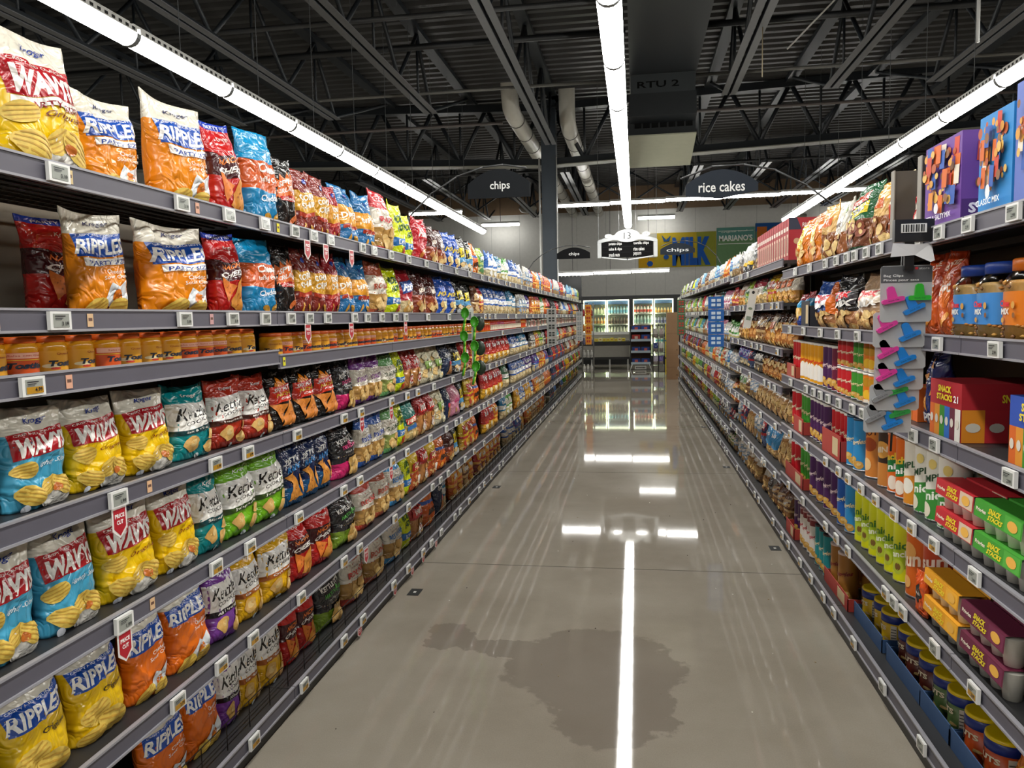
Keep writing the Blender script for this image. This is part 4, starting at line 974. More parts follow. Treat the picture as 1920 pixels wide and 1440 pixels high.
for i in range(6): tube('yg', '#a9c21e', '#8aa02c', 'lime and yellow avocado snack tube', 'fifth', 3.27 + i * .112, .05, .26, [R(0, 1, 0, .2, '#dfe01c', .15), R(.1, .9, .55, .95, '#d6d820', .1), T('ranch', .15, .85, .4, .5, '#eef3d8', .1, .03), T('nic', .3, .8, .52, .64, '#3f7a2a', .1, .03), E(.5, .25, .2, '#b8c83a', .6), E(.5, .25, .1, '#7a5a2a', .6)], 1.085)
tube('ornt', '#d8651c', '#c98a5c', 'tall orange tube with sun emblem', 'fifth', 3.10, .066, .29, [R(.78, .95, .05, .95, '#c9bfae'), E(.4, .62, .2, '#efb060', .6), T('sun', .15, .7, .42, .56, '#f6e2c8', .15, .03), E(.35, .2, .14, '#efb060', .6)], 1.095)
tube('redo', '#b8401f', '#8a3a22', 'rust red tube lettered sun mini', 'fifth', 2.95, .062, .28, [T('sun', .12, .8, .6, .72, '#f4dccc', .15, .03), T('mini', .15, .85, .46, .57, '#f4dccc', .15, .03), E(.5, .25, .22, '#d8682c', .6)], 1.10)
o = note(ob('snack_packet', bag('rednut', 0, 0), None, (1.02, 2.90, .506), -pi / 2, (.6, .5, .78)), DS['rednut']['look'], 'fifth'); o['category'] = 'packet'
# cup packs: printed sleeve over white tubs
def cup_pack(c, c2, tc):
    t = thing('cup_pack'); L = .29
    for k in range(4):
        g = G(); g.lathe([(.024, 0), (.034, .082), (.036, .084)], M('#e4e0d6', 'plastic'), 16); q = g.obj('cup', t, (0, 0, 0)); q.location = ((k - 1.5) * .072, 0, 0)
    g = G(); m = M(c, 'card'); x0, x1 = -L / 2, L / 2
    vs = [(x0, -.044, .045), (x1, -.044, .045), (x1, -.040, .096), (x0, -.040, .096), (x0, .044, .045), (x1, .044, .045), (x1, .040, .096), (x0, .040, .096)]
    g.add(vs, [(0, 1, 2, 3), (3, 2, 6, 7), (5, 4, 7, 6)], m)
    surf = lambda u, v, h: (x0 + L * u, -.044 + .004 * v - h, .045 + .051 * v)
    print_on(g, [R(.66, .98, .05, .95, c2, 0), T('SNACK', .32, .58, .5, .85, '#f2dc2c', 0, .04, .1), T('STACKS', .32, .62, .15, .45, '#f2dc2c', 0, .04, .1), T('Pringles', .05, .27, .3, .6, '#f6ecd8', 0, .03), E(.82, .5, .1, '#e8b04a', 3)], surf, L, .05, .03, .0006, .0003, 'card')
    g.obj('sleeve', t); return t
for (c, c2, tc, nm), row, D in (((('#c01f2b', '#d8c0a8', 1, 'red')), 'fourth', 2.615), (('#3f9a2c', '#52ab3c', 1, 'green')[:4], 'fourth', 2.315), (('#e8a01c', '#efb030', 1, 'yellow'), 'fifth', 2.70), (('#6a1f3c', '#75284a', 1, 'maroon'), 'fifth', 2.39)):
    pr = None
    for tr in range(2):
        for dp in range(2):
            pr = cup_pack(c, c2, tc) if pr is None else copy_tree(pr)
            pr.location = (1.045 + dp * .092, D, RZ[row] + .0009 + tr * .0985); pr.rotation_euler = (0, 0, -pi / 2); pr['category'] = 'cup pack'
            note(pr, f'{nm} four-cup snack pack, {("lower","upper")[tr]} tier, {("front","rear")[dp]}', row)
# snack variety box on the third shelf
def carton(name, x0, x1, y0, y1, z0, z1, c, front=(), end=(), kind='card'):
    """box whose printed faces look at the aisle (front, -x) and at the near end (end, -y)"""
    g = G(); g.box(x0, x1, y0, y1, z0, z1, M(c, kind))
    W, H, Dp = y1 - y0, z1 - z0, x1 - x0
    print_on(g, list(front), lambda u, v, h: (x0 - h, y1 - W * u, z0 + H * v), W, H, .2, .0006, .0003, kind)
    print_on(g, list(end), lambda u, v, h: (x0 + Dp * u, y0 - h, z0 + H * v), Dp, H, .2, .0006, .0003, kind)
    return g
cols = ['#e08a1c', '#b8232c', '#3f8f2f', '#2f6cc0', '#6a2a6c', '#e8e2d8']
fr = [R(i / 6, (i + 1) / 6, 0, .56, ['#d8661c', '#e0922a', '#3f8f2f', '#2f6cc0', '#6a2a3c', '#e9e4dc'][i]) for i in range(6)] + [E((i + .5) / 6, .3, .05, '#ddd6c8', 1.6) for i in range(6)] + [T('SNACK', .3, .72, .80, .92, '#f0da2a', 0, .04), T('STACKS', .26, .76, .66, .77, '#f0da2a', 0, .04), T('21', .8, .94, .66, .78, '#ffffff', 0, .03)]
en = [R(i / 4, (i + 1) / 4, 0, .56, ['#e08a1c', '#b8232c', '#2f6f2c', '#2f6cc0'][i]) for i in range(4)] + [E((i + .5) / 4, .26, .08, '#cfc8ba', 1) for i in range(4)] + [T('SNACK STACKS', .42, .98, .68, .82, '#f0da2a', 0, .03)]
tag(carton('variety_box', 1.02, 1.30, 2.62, 2.88, RZ['third'] + .001, RZ['third'] + .19, '#b01f2a', fr, en).obj('variety_box'), 'red snack variety box with rainbow coloured lower half on the third right shelf', 'box')
tag(carton('variety_box', 1.02, 1.28, 2.06, 2.30, RZ['third'] + .001, RZ['third'] + .19, '#2a4fb0', fr, en).obj('variety_box'), 'blue-sided snack variety box, nearest on the third right shelf', 'box')
for q, (a, b) in enumerate(((2.95, 3.1),)):
    o = note(ob('popcorn_bag', bag('navyp', 0, 0), None, (1.10, 3.0, RZ['third']), -pi / 2, (.95, .9, 1)), DS['navyp']['look'], 'third'); o['category'] = 'snack bag'
for q, (c, nm) in enumerate((('#e0671c', 'orange'), ('#d88a1e', 'amber'), ('#c8402a', 'red'))):
    o = tag(carton('cracker_box', 1.06, 1.22, 3.12 + q * .062, 3.175 + q * .062, RZ['third'] + .001, RZ['third'] + .13, c, [R(.1, .9, .5, .8, '#f2e6c8')]).obj('cracker_box'), f'slim {nm} cracker box behind the bag clip strip', 'box')
# second shelf: clear tubs
def tub(c, lidc, fillc, word):
    t = thing('snack_tub'); r = .078; h = .20
    def sq(r, z, n=24, p=3.2): return [(r * math.copysign(abs(math.cos(a)) ** (2 / p), math.cos(a)), r * math.copysign(abs(math.sin(a)) ** (2 / p), math.sin(a)), z) for a in (2 * pi * i / n for i in range(n))]
    def loft(rings, m, cap=True):
        g = G(); n = 24; vs = [p for rr in rings for p in rr]
        fs = [(j * n + i, j * n + (i + 1) % n, (j + 1) * n + (i + 1) % n, (j + 1) * n + i) for j in range(len(rings) - 1) for i in range(n)]
        if cap: fs += [tuple(range(n))[::-1], tuple(range((len(rings) - 1) * n, len(rings) * n))]
        g.add(vs, fs, m, True); return g
    g = loft([sq(r * .95, 0), sq(r, .012), sq(r, .165), sq(r * .93, .18), sq(r * .8, .198, 24, 2)], CLEAR, False)
    g.obj('clear_jar', t)
    g = loft([sq(r * .93, .004), sq(r * .965, .014), sq(r * .965, .16), sq(r * .8, .172)], M(fillc, 'chip'))
    rs = random.Random(3)
    for i in range(60):
        a = rs.uniform(0, 2 * pi); z = rs.choice((rs.uniform(.012, .045), rs.uniform(.145, .172)))
        x, y = sq(r * .945, 0, 24)[int(a / 2 / pi * 24) % 24][:2]
        g.lathe([(.002, z - .006), (.010, z), (.002, z + .006)], M(('#d9a24c', '#b97a32', '#8a5a2c')[i % 3], 'chip'), 6, x, y)
    g.obj('snack_fill', t)
    g = loft([sq(r * 1.004, .045), sq(r * 1.004, .14)], M(c, 'plastic'), False)
    print_on(g, [T('Chex', .12, .62, .55, .75, '#e8313a', 0, .04), T('MIX', .2, .6, .32, .5, '#f3f1ea', 0, .04), E(.8, .6, .09, '#d9a24c', 1.2), E(.85, .3, .07, '#8a5a2c', 1.2), E(.3, .15, .07, '#d9a24c', 1.2)], lambda u, v, hh: (-.062 + .124 * u, -r * 1.004 - hh, .045 + .095 * v), .124, .095, .05, .0015, .0004, 'plastic')
    g.obj('label_band', t)
    g = loft([sq(r * .84, .198, 24, 2), sq(r * .84, .228, 24, 2), sq(r * .78, .232, 24, 2)], M(lidc, 'plastic')); g.obj('lid', t)
    return t
tb = tub('#3f86cc', '#1f46a8', '#a9854a', 0); to = tub('#d8771c', '#ec7a1c', '#b9853a', 0)
for o, D, look in ((tb, 2.72, 'clear snack tub with blue label and blue lid'), (copy_tree(tb), 2.545, 'clear snack tub with blue label and blue lid'), (to, 2.37, 'clear snack tub with orange label and orange lid'), (copy_tree(to), 2.195, 'clear snack tub with orange label and orange lid')):
    put(o, 1.115, D, RZ['second'], 0, look, 'second', 'tub', .05)
for k, a, b, row, hs in (('family', 2.83, 2.97, 'second', .9), ('family', 2.99, 3.13, 'second', .88), ('chexr', 3.58, 3.95, 'second', .92), ('chexk', 3.97, 4.34, 'second', .95), ('chexb', 4.37, 4.80, 'second', .92), ('chexr', 3.2, 3.55, 'second', .9), ('packb', 5.06, 5.22, 'second', 1), ('packb', 5.24, 5.4, 'second', .95),
                     ('pret1', 3.40, 3.56, 'top', 1.0), ('pret2', 3.57, 3.78, 'top', 1.0), ('pret3', 3.80, 4.16, 'top', 1.0), ('pret4', 4.18, 4.43, 'top', 1.02), ('pret2', 4.44, 4.75, 'top', 1.08), ('preto', 4.77, 5.09, 'top', 1.08), ('preto', 5.11, 5.42, 'top', 1.08)):
    place_bag(k, a, b, 1, 1.10, RZ[row], row, RNG, 0, hs)
tray(4.82, 5.04, 'second', .16, '#23252e', 'tall black display tray between two snack bags', x0=1.02)
# top shelf boxes
def food(seed, n, u0, u1, v0, v1):
    rs = random.Random(seed); o = []
    for i in range(n):
        u, v = rs.uniform(u0, u1), rs.uniform(v0, v1)
        if i % 3 == 0: o.append(P([(u - .07, v - .1), (u + .06, v - .11), (u + .08, v + .09), (u - .05, v + .1)], rs.choice(('#c9402c', '#e08a2c', '#2f5ab0', '#e9e0d0', '#d8671c'))))
        else: o.append(E(u, v, rs.uniform(.03, .07), rs.choice(('#d99a3c', '#e0b45c', '#b5552a', '#8a5a34')), .8))
    return o
zt = RZ['top'] + .001
tag(carton('snack_box', 1.03, 1.21, 2.70, 3.01, zt, zt + .30, '#6b3f98', food(2, 60, .1, .9, .3, .9) + [T('SWEET & SALTY MIX', .1, .9, .12, .18, '#f0ecf4', 0, .02), E(.5, .25, .06, '#e8e6ee', 1)], food(3, 14, .2, .9, .35, .8) + [R(0, 1, 0, .28, '#4a2470'), T('SWEET', .12, .95, .13, .24, '#efe8f4', 0, .04), E(.5, .9, .08, '#e8e6f4', .7)]).obj('snack_box'), 'purple sweet and salty snack box on the top right shelf', 'box')
tag(carton('snack_box', 1.03, 1.21, 2.36, 2.57, zt, zt + .30, '#2486cc', food(4, 60, .15, .85, .3, .9) + [T('CLASSIC MIX', .14, .86, .12, .18, '#eef5fa', 0, .02), E(.5, .24, .07, '#e8eef4', 1)], food(5, 14, .2, .9, .35, .8)).obj('snack_box'), 'bright blue classic mix snack box on the top right shelf', 'box')
tag(carton('snack_box', 1.03, 1.21, 2.13, 2.345, zt, zt + .34, '#5f74c0', food(6, 50, .15, .85, .3, .9), food(7, 8, .2, .9, .35, .8)).obj('snack_box'), 'periwinkle snack box at the cut-off near end of the top right shelf', 'box')
t = thing('display_carton', 'dark brown open display carton holding one red and yellow bag', 'carton')
m = M('#4d4640', 'card')
for (a, b) in ((3.06, 3.075), (3.36, 3.375)):
    g = G(); g.box(1.03, 1.33, a, b, zt, zt + .29, m); g.box(1.028, 1.032, a - .012, b + .012, zt, zt + .292, M('#8f8a82', 'card')); g.obj('side_wall', t)
g = G(); g.box(1.32, 1.33, 3.075, 3.36, zt, zt + .25, m); g.obj('back_wall', t)
snack('cartb', 'red and yellow pouch inside the dark open carton', '#b8242c', [(.5, '#b2232b'), (.62, '#e6ded2'), (1.01, '#d9a62a')], [E(.5, .3, .3, '#e8d8d0', .75), R(.2, .8, .62, .7, '#c8232c', .1)])
place_bag('cartb', 3.09, 3.34, 1, 1.14, RZ['top'] + .001, 'top', RNG, 0, .82)
# bottom deck: tins with blue and yellow lids in low blue trays, tubes beyond
def tin(key, c, pic, r=.058, h=.168):
    if key in CN: return copy_tree(CN[key])
    t = thing('nut_tin'); g = G(); g.lathe([(r * .97, 0), (r, .004), (r, h - .045)], M(c, 'plastic'), 24)
    print_on(g, pic, lambda u, v, hh: ((r + hh) * math.cos(-pi / 2 + (u - .5) * 3), (r + hh) * math.sin(-pi / 2 + (u - .5) * 3), (h - .045) * v), r * 3, h, .02, .0008, .0003, 'plastic'); g.obj('can_body', t)
    g = G(); g.lathe([(r, h - .046), (r + .004, h - .044), (r + .004, h - .012), (r + .001, h - .010)], M('#1c2f7c', 'plastic'), 24); g.obj('collar', t)
    g = G(); g.lathe([(r + .0015, h - .012), (r + .003, h - .009), (r + .002, h), (r * .9, h + .001)], M('#e3c312', 'plastic'), 24); g.obj('lid', t); CN[key] = t
    return t
bar = [R(.86, .99, .05, .95, '#cfc9bc')] + [R(.87, .98, .1 + .1 * i, .13 + .1 * i, '#4a443c') for i in range(8)]
for D, k, c, nm in ((2.50, 'o', '#c8501c', 'orange'), (2.635, 'o', '#c8501c', 'orange'), (2.79, 'g', '#5c7a46', 'green'), (2.92, 'g', '#5c7a46', 'green'), (3.06, 'b', '#5a2018', 'brown'), (3.19, 'b', '#5a2018', 'brown'), (3.32, 'b', '#5a2018', 'brown'), (3.52, 'y', '#d8b21c', 'yellow'), (3.66, 'y', '#d8b21c', 'yellow'), (3.81, 'y', '#d8b21c', 'yellow')):
    o = tin(k, c, heap(.1, .8, .1, .6, '#d0a468', 6, 61, .08) + [T('NUTS', .2, .75, .72, .88, '#e8dcc0', 0, .04)] + bar)
    put(o, 1.132 + RNG.uniform(-.005, .01), D, .115, 0, f'{nm} nut tin with blue collar and yellow lid', 'bottom', 'tin', .3)
for a, b in ((2.425, 2.705), (2.717, 2.99), (2.992, 3.39), (3.45, 3.88)): tray(a, b, 'bottom', .075, '#34527c', 'low blue cardboard tray before nut tins', x0=1.05, dep=.15)
o = place_bag('preto', 2.20, 2.42, 1, 1.13, .115, 'bottom', RNG, 0, .7)
RZ['bottom'] = .115
cans('brn', 4.05, 4.38, 'bottom', pitch=.16, r=.05, h=.24, x=1.09); tray(3.92, 4.40, 'bottom', .08, '#a8392f', 'dusty red display tray before brown canisters', x0=1.03)
cans('teal', 4.42, 4.72, 'bottom', pitch=.1, x=1.08); cans('white', 4.76, 5.14, 'bottom', x=1.08); cans('purp', 5.17, 5.40, 'bottom', x=1.09); tray(5.16, 5.42, 'bottom', .09, '#a8392f', 'dusty red display tray before purple canisters')

# farther right: rice cakes boxes then bags
for i in range(14):
    y0 = 5.52 + i * .098; dep = .26
    g = carton('rice_cake_box', 1.03, 1.03 + dep, y0, y0 + .09, 1.959, 2.245, '#a82430', [R(.2, .8, .12, .62, '#d8b9a4'), R(.35, .65, .18, .55, '#8a5a4a'), R(.1, .9, .70, .80, '#e4d4c8'), R(.86, 1, 0, 1, '#c46a64')],
               [T('RICE CAKES', .34, .96, .78, .88, '#f2e6e0', 0, .02), P([(0, .72), (.32, .72), (.2, 1), (0, 1)], '#2a2f44'), E(.2, .45, .08, '#c9a27c', .9), R(.5, .85, .3, .55, '#b9b08c')])
    tag(g.obj('rice_cake_box'), f'dark red rice cake box, top right shelf, {ordn(i + 1)} of its line from near', 'box', 'rice cake boxes')
RMZ = {'top': 1.958, 'second': 1.670, 'third': 1.350, 'fourth': 1.088, 'fifth': .818, 'sixth': .470, 'bottom': .115}
RFZ = {'top': 1.99, 'second': 1.63, 'third': 1.28, 'fourth': .955, 'fifth': .645, 'sixth': .36, 'bottom': .115}
for row, zs in {'top': [(6.95, 7.5, 'r_nut'), (7.5, 8.35, 'r_silver r_nut')], 'second': [(5.5, 8.3, 'r_gw r_rw r_rw g_lime r_or r_or g_yellow')], 'third': [(5.5, 6.7, 'r_corn r_or'), (6.7, 8.35, 'g_brown r_corn r_or')],
                'fourth': [(5.6, 6.8, 'r_corn'), (6.8, 7.4, 'g_black'), (7.4, 8.35, 'g_navy g_purple')], 'fifth': [(5.55, 7.1, 'r_tan'), (7.1, 8.35, 'g_brown r_gw g_white')],
                'sixth': [(5.55, 6.1, 'g_white r_tan'), (6.1, 6.6, 'r_sky'), (6.6, 8.35, 'r_tan g_navy g_white')], 'bottom': [(5.6, 6.9, 'r_tan g_brown r_nut'), (6.9, 8.35, 'g_white g_purple g_green r_tan')]}.items():
    fill(zs, 1, 1.10, RMZ[row], row, LIMIT_R)
for row, zs in {'top': [(8.45, 11, 'g_sky g_orange g_white'), (11, 14.5, 'g_white g_brown g_sky'), (14.5, 15, 'neon'), (15, 18.5, 'g_lime g_black g_white')], 'second': [(8.45, 11.5, 'g_pink g_teal g_red g_white'), (11.5, 18.5, 'g_white g_red g_green g_lime')],
                'third': [(8.45, 12, 'g_green g_white g_pink g_navy'), (12, 18.5, 'g_lime g_white g_brown g_teal')], 'fourth': [(8.45, 9.6, 'g_white g_sky'), (9.6, 13, 'g_orange g_teal g_cream'), (13, 18.5, 'g_brown g_red g_purple')],
                'fifth': [(8.45, 10, 'g_orange g_white r_nut'), (10, 12, 'g_red g_white g_brown'), (12, 18.5, 'g_green g_lime g_yellow g_black')], 'sixth': [(8.45, 10.4, 'g_navy g_white g_black'), (10.4, 18.5, 'g_lime g_yellow g_red g_brown')],
                'bottom': [(8.45, 11, 'g_green g_black g_white'), (11, 18.5, 'g_brown g_purple g_lime')]}.items():
    fill(zs, 1, 1.10, RFZ[row], row, LIMIT_R, .86)
# what is too far to count singly: one mass of small distant bags
g = G()
for k, a, b, side, x, z, hs in FAR:
    me = bag(k, 0, 2); d = DS[k]; sx = min(1.25, (b - a) * .97 / d['W']); ca = -side
    hs = min(hs, CLEARANCE.get((side, z), 9) / (d['H'] * 1.06))
    # local -y faces the aisle: rotate by -side*90 degrees
    by = {}
    for p in me.polygons: by.setdefault(p.material_index, []).append(tuple(p.vertices))
    vs = [(side * v.co.y + x, -side * v.co.x * sx + (a + b) / 2, v.co.z * hs + z) for v in me.vertices]
    base = len(g.v); g.v.extend(vs)
    for mi, fs in by.items():
        s_ = g.slot(me.materials[mi])
        for f in fs: g.f.append([base + i for i in f]); g.fm.append(s_); g.sm.append(True)
tag(g.obj('distant_snack_bags'), 'small distant snack bags filling the far shelves of both runs', 'snack bags', kind='stuff')

# ================================================================ PRICE TAGS
for row, z in (('top', 1.872), ('second', 1.512), ('third', 1.178), ('fourth', .845), ('fifth', .505), ('bottom', .115)):
    for D in {'top': (2.21, 2.49, 2.71, 2.9, 3.33, 3.51, 3.69, 3.82, 4.01, 4.23, 4.6, 5.0), 'second': (2.29, 2.7, 3.3, 3.62, 3.96, 4.32, 4.74, 5.15), 'third': (2.18, 2.7, 2.9, 3.52, 3.68, 3.92, 4.13, 4.3, 4.46, 4.65, 5.1), 'fourth': (2.37, 2.68, 2.89, 3.08, 3.31, 3.52, 3.73, 3.9, 4.16, 4.63, 5.1), 'fifth': (2.09, 2.35, 2.65, 2.96, 3.06, 3.16, 3.71, 3.92, 4.14, 4.7, 5.13), 'bottom': (2.74, 3.17, 3.59, 3.95, 4.17, 4.46, 4.75, 5.11, 5.33)}[row]:
        TAGS.append((1, D, z, row in ('fourth', 'fifth', 'bottom') and RNG.random() < .7, '2.99'))
for z, ds, sale, tx in ((1.998, (1.71, 2.23, 2.51, 2.77, 3.03, 3.22, 3.41, 3.83, 4.01, 4.3, 4.65), 0, '3.19'), (1.640, (1.46, 1.68, 2.21, 2.5, 2.74, 2.96, 3.14, 3.34, 3.68, 3.87, 4.1, 4.35, 4.55), 0, '3.19'), (1.158, (1.85, 2.34, 2.56, 2.97, 3.49, 3.72, 4.22, 4.53, 4.76), 1, '1.99'), (.815, (1.84, 2.31, 2.54, 2.95, 3.45, 3.67, 4.2, 4.49), 1, '1.99'), (.475, (2.06, 2.31, 2.53, 2.94, 3.42, 3.63, 4.21, 4.48), 1, '2.79'), (.10, (2.23, 2.5, 2.93, 3.38, 3.64, 4.15, 4.44, 4.77), 1, '2.79')):
    for D in ds: TAGS.append((-1, D, z, bool(sale) and D > 1.9, tx))
FRM = M('#e6e6e4', 'plastic'); SCR = M('#9b9f98', 'gloss'); SALE = M('#b8892a', 'gloss'); INK = M('#33353a', 'gloss')
_TP = {}
def price_tag(sale, txt, near):
    k = (sale, txt, near)
    if k in _TP: return copy_tree(_TP[k])
    t = thing('price_tag'); g = G(); w_, h_ = .035, .0225
    g.box(-w_, w_, -.010, -.0, -h_, h_, FRM); g.obj('tag_frame', t)
    g = G(); g.box(-.026, .026, -.0112, -.0098, -.0165, .0165, SCR)
    if sale: g.box(-.024 if near else -.026, .026, -.0118, -.0112, -.0165, -.001, SALE)
    S = lambda u, v, h: (-.026 + .052 * u, -.0118 - h, -.0165 + .033 * v)
    it = [R(.08, .75, .8, .86, '#2f3136'), R(.08, .6, .66, .71, '#3c3e44'), R(.08, .5, .55, .59, '#4a4c52')]
    if near: it += [T(txt, .5, .92, .12, .42, '#26282c', 0, .02)]
    print_on(g, it, S, .05, .03, 1, .0003, .0002, 'gloss', near); g.obj('tag_screen', t)
    _TP[k] = t
    return t
TAGS.sort(key=lambda q: q[1]); seen = {}
rowof = {}
for zl, names in (([LB] + LZ, 'bottom sixth fifth fourth third second top'), ([.115] + RNEAR, 'bottom fifth fourth third second top')):
    pass
def rowname_of(side, z, y):
    if side < 0:
        zl = [LB] + LZ; n = 'bottom sixth fifth fourth third second top'.split()
    else:
        zl = [.115] + (RNEAR if y < 5.5 else RMID if y < 8.4 else RFAR); n = ('bottom fifth fourth third second top' if y < 5.5 else 'bottom sixth fifth fourth third second top').split()
    return n[min(range(len(zl)), key=lambda i: abs(zl[i] - z))]
TAGS += [(-1, y, 1.488 if y < 2.84 else 1.468, True, '4.99') for y in (1.58, 8.0, 9.5, 11, 12.5, 14)]
TAGS.sort(key=lambda q: q[1])
FT = G(); nt = 0; lastd = {}
for side, y, z, sale, txt in TAGS:
    if side > 0 and y < 2.15 or (side, round(z, 2)) in lastd and y - lastd[(side, round(z, 2))] < .08: continue
    lastd[(side, round(z, 2))] = y
    x = (XL + .008) if side < 0 else (XR - .008)
    if y < 11.5 and nt < 290:
        o = price_tag(sale, txt, y < 4.5); o.location = (x, y, z - .018); o.rotation_euler = (RNG.uniform(-.03, .03), 0, -side * pi / 2); nt += 1
        rn = rowname_of(side, z, y); q = ('left' if side < 0 else 'right', rn); seen[q] = seen.get(q, 0) + 1
        tag(o, f'white electronic price tag, {rn} {q[0]} shelf edge, {ordn(seen[q])} from the near end', 'price tag', 'electronic price tags')
    else:
        FT.box(min(x, x - side * .01), max(x, x - side * .01), y - .035, y + .035, z - .04, z + .004, FRM)
        xx = x - side * .0105; FT.box(min(xx, x), max(xx, x), y - .025, y + .025, z - .034, z - .001, SALE if sale else SCR)
tag(FT.obj('distant_price_tags'), 'small distant white price tags along the far shelf edges', 'price tags', kind='stuff')
# hanging price-cut flags
RED = M('#b31f2e', 'plastic')
def cut_flag():
    g = G(); w_ = .030; h_ = .085
    out = [(-w_, 0), (w_, 0), (w_, -h_ * .72), (0, -h_), (-w_, -h_ * .72)]
    vs = [(x, -.001, z) for x, z in out] + [(x, .0, z) for x, z in out]
    g.add(vs, [(0, 4, 3, 2, 1), (5, 6, 7, 8, 9)] + [(i, (i + 1) % 5, 5 + (i + 1) % 5, 5 + i) for i in range(5)], M('#ece6e2', 'plastic'))
    S = lambda u, v, h: (-w_ + 2 * w_ * u, -.0012 - h, -h_ + h_ * v)
    print_on(g, [P([(.1, .34), (.5, .08), (.9, .34), (.9, .95), (.1, .95)], '#b31f2e'), T('PRICE', .18, .82, .66, .80, '#fbf4f2', 0, .04), T('CUT', .28, .72, .45, .59, '#fbf4f2', 0, .04)], S, .06, .085, .012, .0004, .0003, 'plastic')
    return g.mesh('price_cut_flag')
CF = cut_flag(); fc = {}
for side, row, z, ds in ((-1, 'top', 1.998, (3.15, 3.35, 3.67)), (-1, 'second', 1.640, (3.12, 3.63, 4.54)), (-1, 'fourth', 1.158, (1.85, 3.73, 4.21)), (-1, 'fifth', .815, (1.84, 4.17)), (-1, 'sixth', .475, (3.72,)), (-1, 'bottom', .10, (3.59, 4.17, 4.52, 4.77, 5.1))):
    for i, y in enumerate(ds):
        low = row == 'bottom'
        o = ob('price_cut_flag', CF, None, (XL + .012, y, z - .042 if not low else z - .038), pi / 2, (1, 1, .55 if low else 1))
        tag(o, f'red and white price cut flag hanging below the {row} left shelf edge' + (f', {ordn(i + 1)} from near' if len(ds) > 1 else ''), 'flag', 'price cut flags')
# small facing stickers on the near rails
for i, (y, z, c) in enumerate(((1.50, 1.64, '#d8a48c'), (1.80, 1.64, '#d9b58c'), (1.76, 1.998, '#d8c08c'), (2.33, 1.998, '#d8a48c'), (2.38, 1.64, '#c99a9a'), (1.71, 1.488, '#e0a88c'), (2.0, 1.158, '#e0b48c'), (2.9, 1.998, '#e0d21c'), (2.9, 1.468, '#d8d21c'), (1.98, .815, '#d9b58c'))):
    g = G(); g.box(-.011, .011, -.0006, 0, -.017, .017, M(c, 'card')); g.box(-.007, .007, -.0009, -.0005, -.002, .006, M('#6a4a3c', 'card'))
    tag(g.obj('shelf_sticker', None, (XL + .0035, y, z - .018), pi / 2), f'tiny coloured sticker on a left shelf rail, {ordn(i + 1)} of ten', 'sticker', 'rail stickers')
# ---- now the labels of everything that stands on shelves
cnt = {}; NOTE.sort(key=lambda q: q[0].location.y if q[0].location.y else 99)
tot = {}
for o, look, row, side in NOTE: tot[(look, row, side)] = tot.get((look, row, side), 0) + 1
for o, look, row, side in NOTE:
    q = (look, row, side); cnt[q] = cnt.get(q, 0) + 1
    s = f'{look}, {row} {"left" if side < 0 else "right"} shelf'
    if tot[q] > 1: s += f', {ordn(cnt[q])} such from near'
    o['label'] = s
    o['group'] = f'{row} {"left" if side < 0 else "right"} shelf goods'

# ================================================================ CLIP STRIPS AND OTHER HANGERS
# bag clip cards facing down the aisle
t = thing('clip_strip_holder', 'black plastic holder with a white barcode label and torn paper on the top right rail', 'holder')
bk = M('#1b1b1d', 'plastic')
g = G(); g.box(.865, .99, 2.80, 2.825, 1.835, 1.91, bk); g.box(.90, .93, 2.805, 2.82, 1.74, 1.84, bk); g.obj('bracket', t)
g = G(); g.box(.885, .965, 2.797, 2.80, 1.865, 1.895, M('#e9e9e6', 'card'))
for i in range(9): g.box(.89 + i * .008, .893 + i * .008 + .002 * (i % 2), 2.7955, 2.797, 1.868, 1.892, M('#2a2a2a', 'card'))
g.obj('barcode_label', t)
g = G(); g.add([(.86, 2.80, 1.832), (.93, 2.803, 1.826), (.985, 2.81, 1.83), (.99, 2.79, 1.77), (.975, 2.785, 1.765), (.93, 2.80, 1.79), (.85, 2.79, 1.785)], [(0, 6, 5, 1), (1, 5, 4, 3, 2)], M('#d4d4d6', 'card')); g.obj('torn_paper', t)
g = G(); g.bar((.905, 2.845, 1.80), (.905, 2.92, 1.10), .004, bk, 5)
tag(g.obj('clip_strip'), 'thin black strip the bag clip cards hang on', 'strip')
def clip_shape(parent, cx, cz, a, c, y):
    def rot(p): return (cx + p[0] * math.cos(a) - p[1] * math.sin(a), cz + p[0] * math.sin(a) + p[1] * math.cos(a))
    g = G(); m = M(c, 'plastic')
    g.prism([rot(p) for p in ((-.016, .0), (.016, .0), (.012, .036), (.006, .042), (-.006, .042), (-.012, .036))], y - .014, y - .004, m)
    bar_ = [(-.036, -.001), (-.036, -.010), (-.032, -.014), (.032, -.014), (.036, -.010), (.036, -.001), (.03, .002), (-.03, .002)]
    g.prism([rot(p) for p in bar_], y - .018, y - .002, m)
    S = lambda u, v, h: (*((lambda q: (q[0], y - .0182 - h, q[1]))(rot((-.03 + .06 * u, -.011 + .009 * v)))),)
    print_on(g, [T('Snack Clip', .2, .8, .15, .85, '#1b2436', 0, .0)], S, .06, .01, 1, .0002, ink='plastic', fine=False)
    g.obj('bag_clip', parent)
cards = [(.832, .998, 1.565, 1.758, 2.832), (.815, .985, 1.478, 1.60, 2.846), (.826, .992, 1.402, 1.50, 2.858), (.828, .990, 1.328, 1.42, 2.870), (.818, .982, 1.253, 1.345, 2.882), (.803, .962, 1.172, 1.27, 2.894)]
wordy = ['topmost, showing its printed header', 'second from the top', 'third from the top', 'fourth from the top', 'fifth from the top', 'lowest']
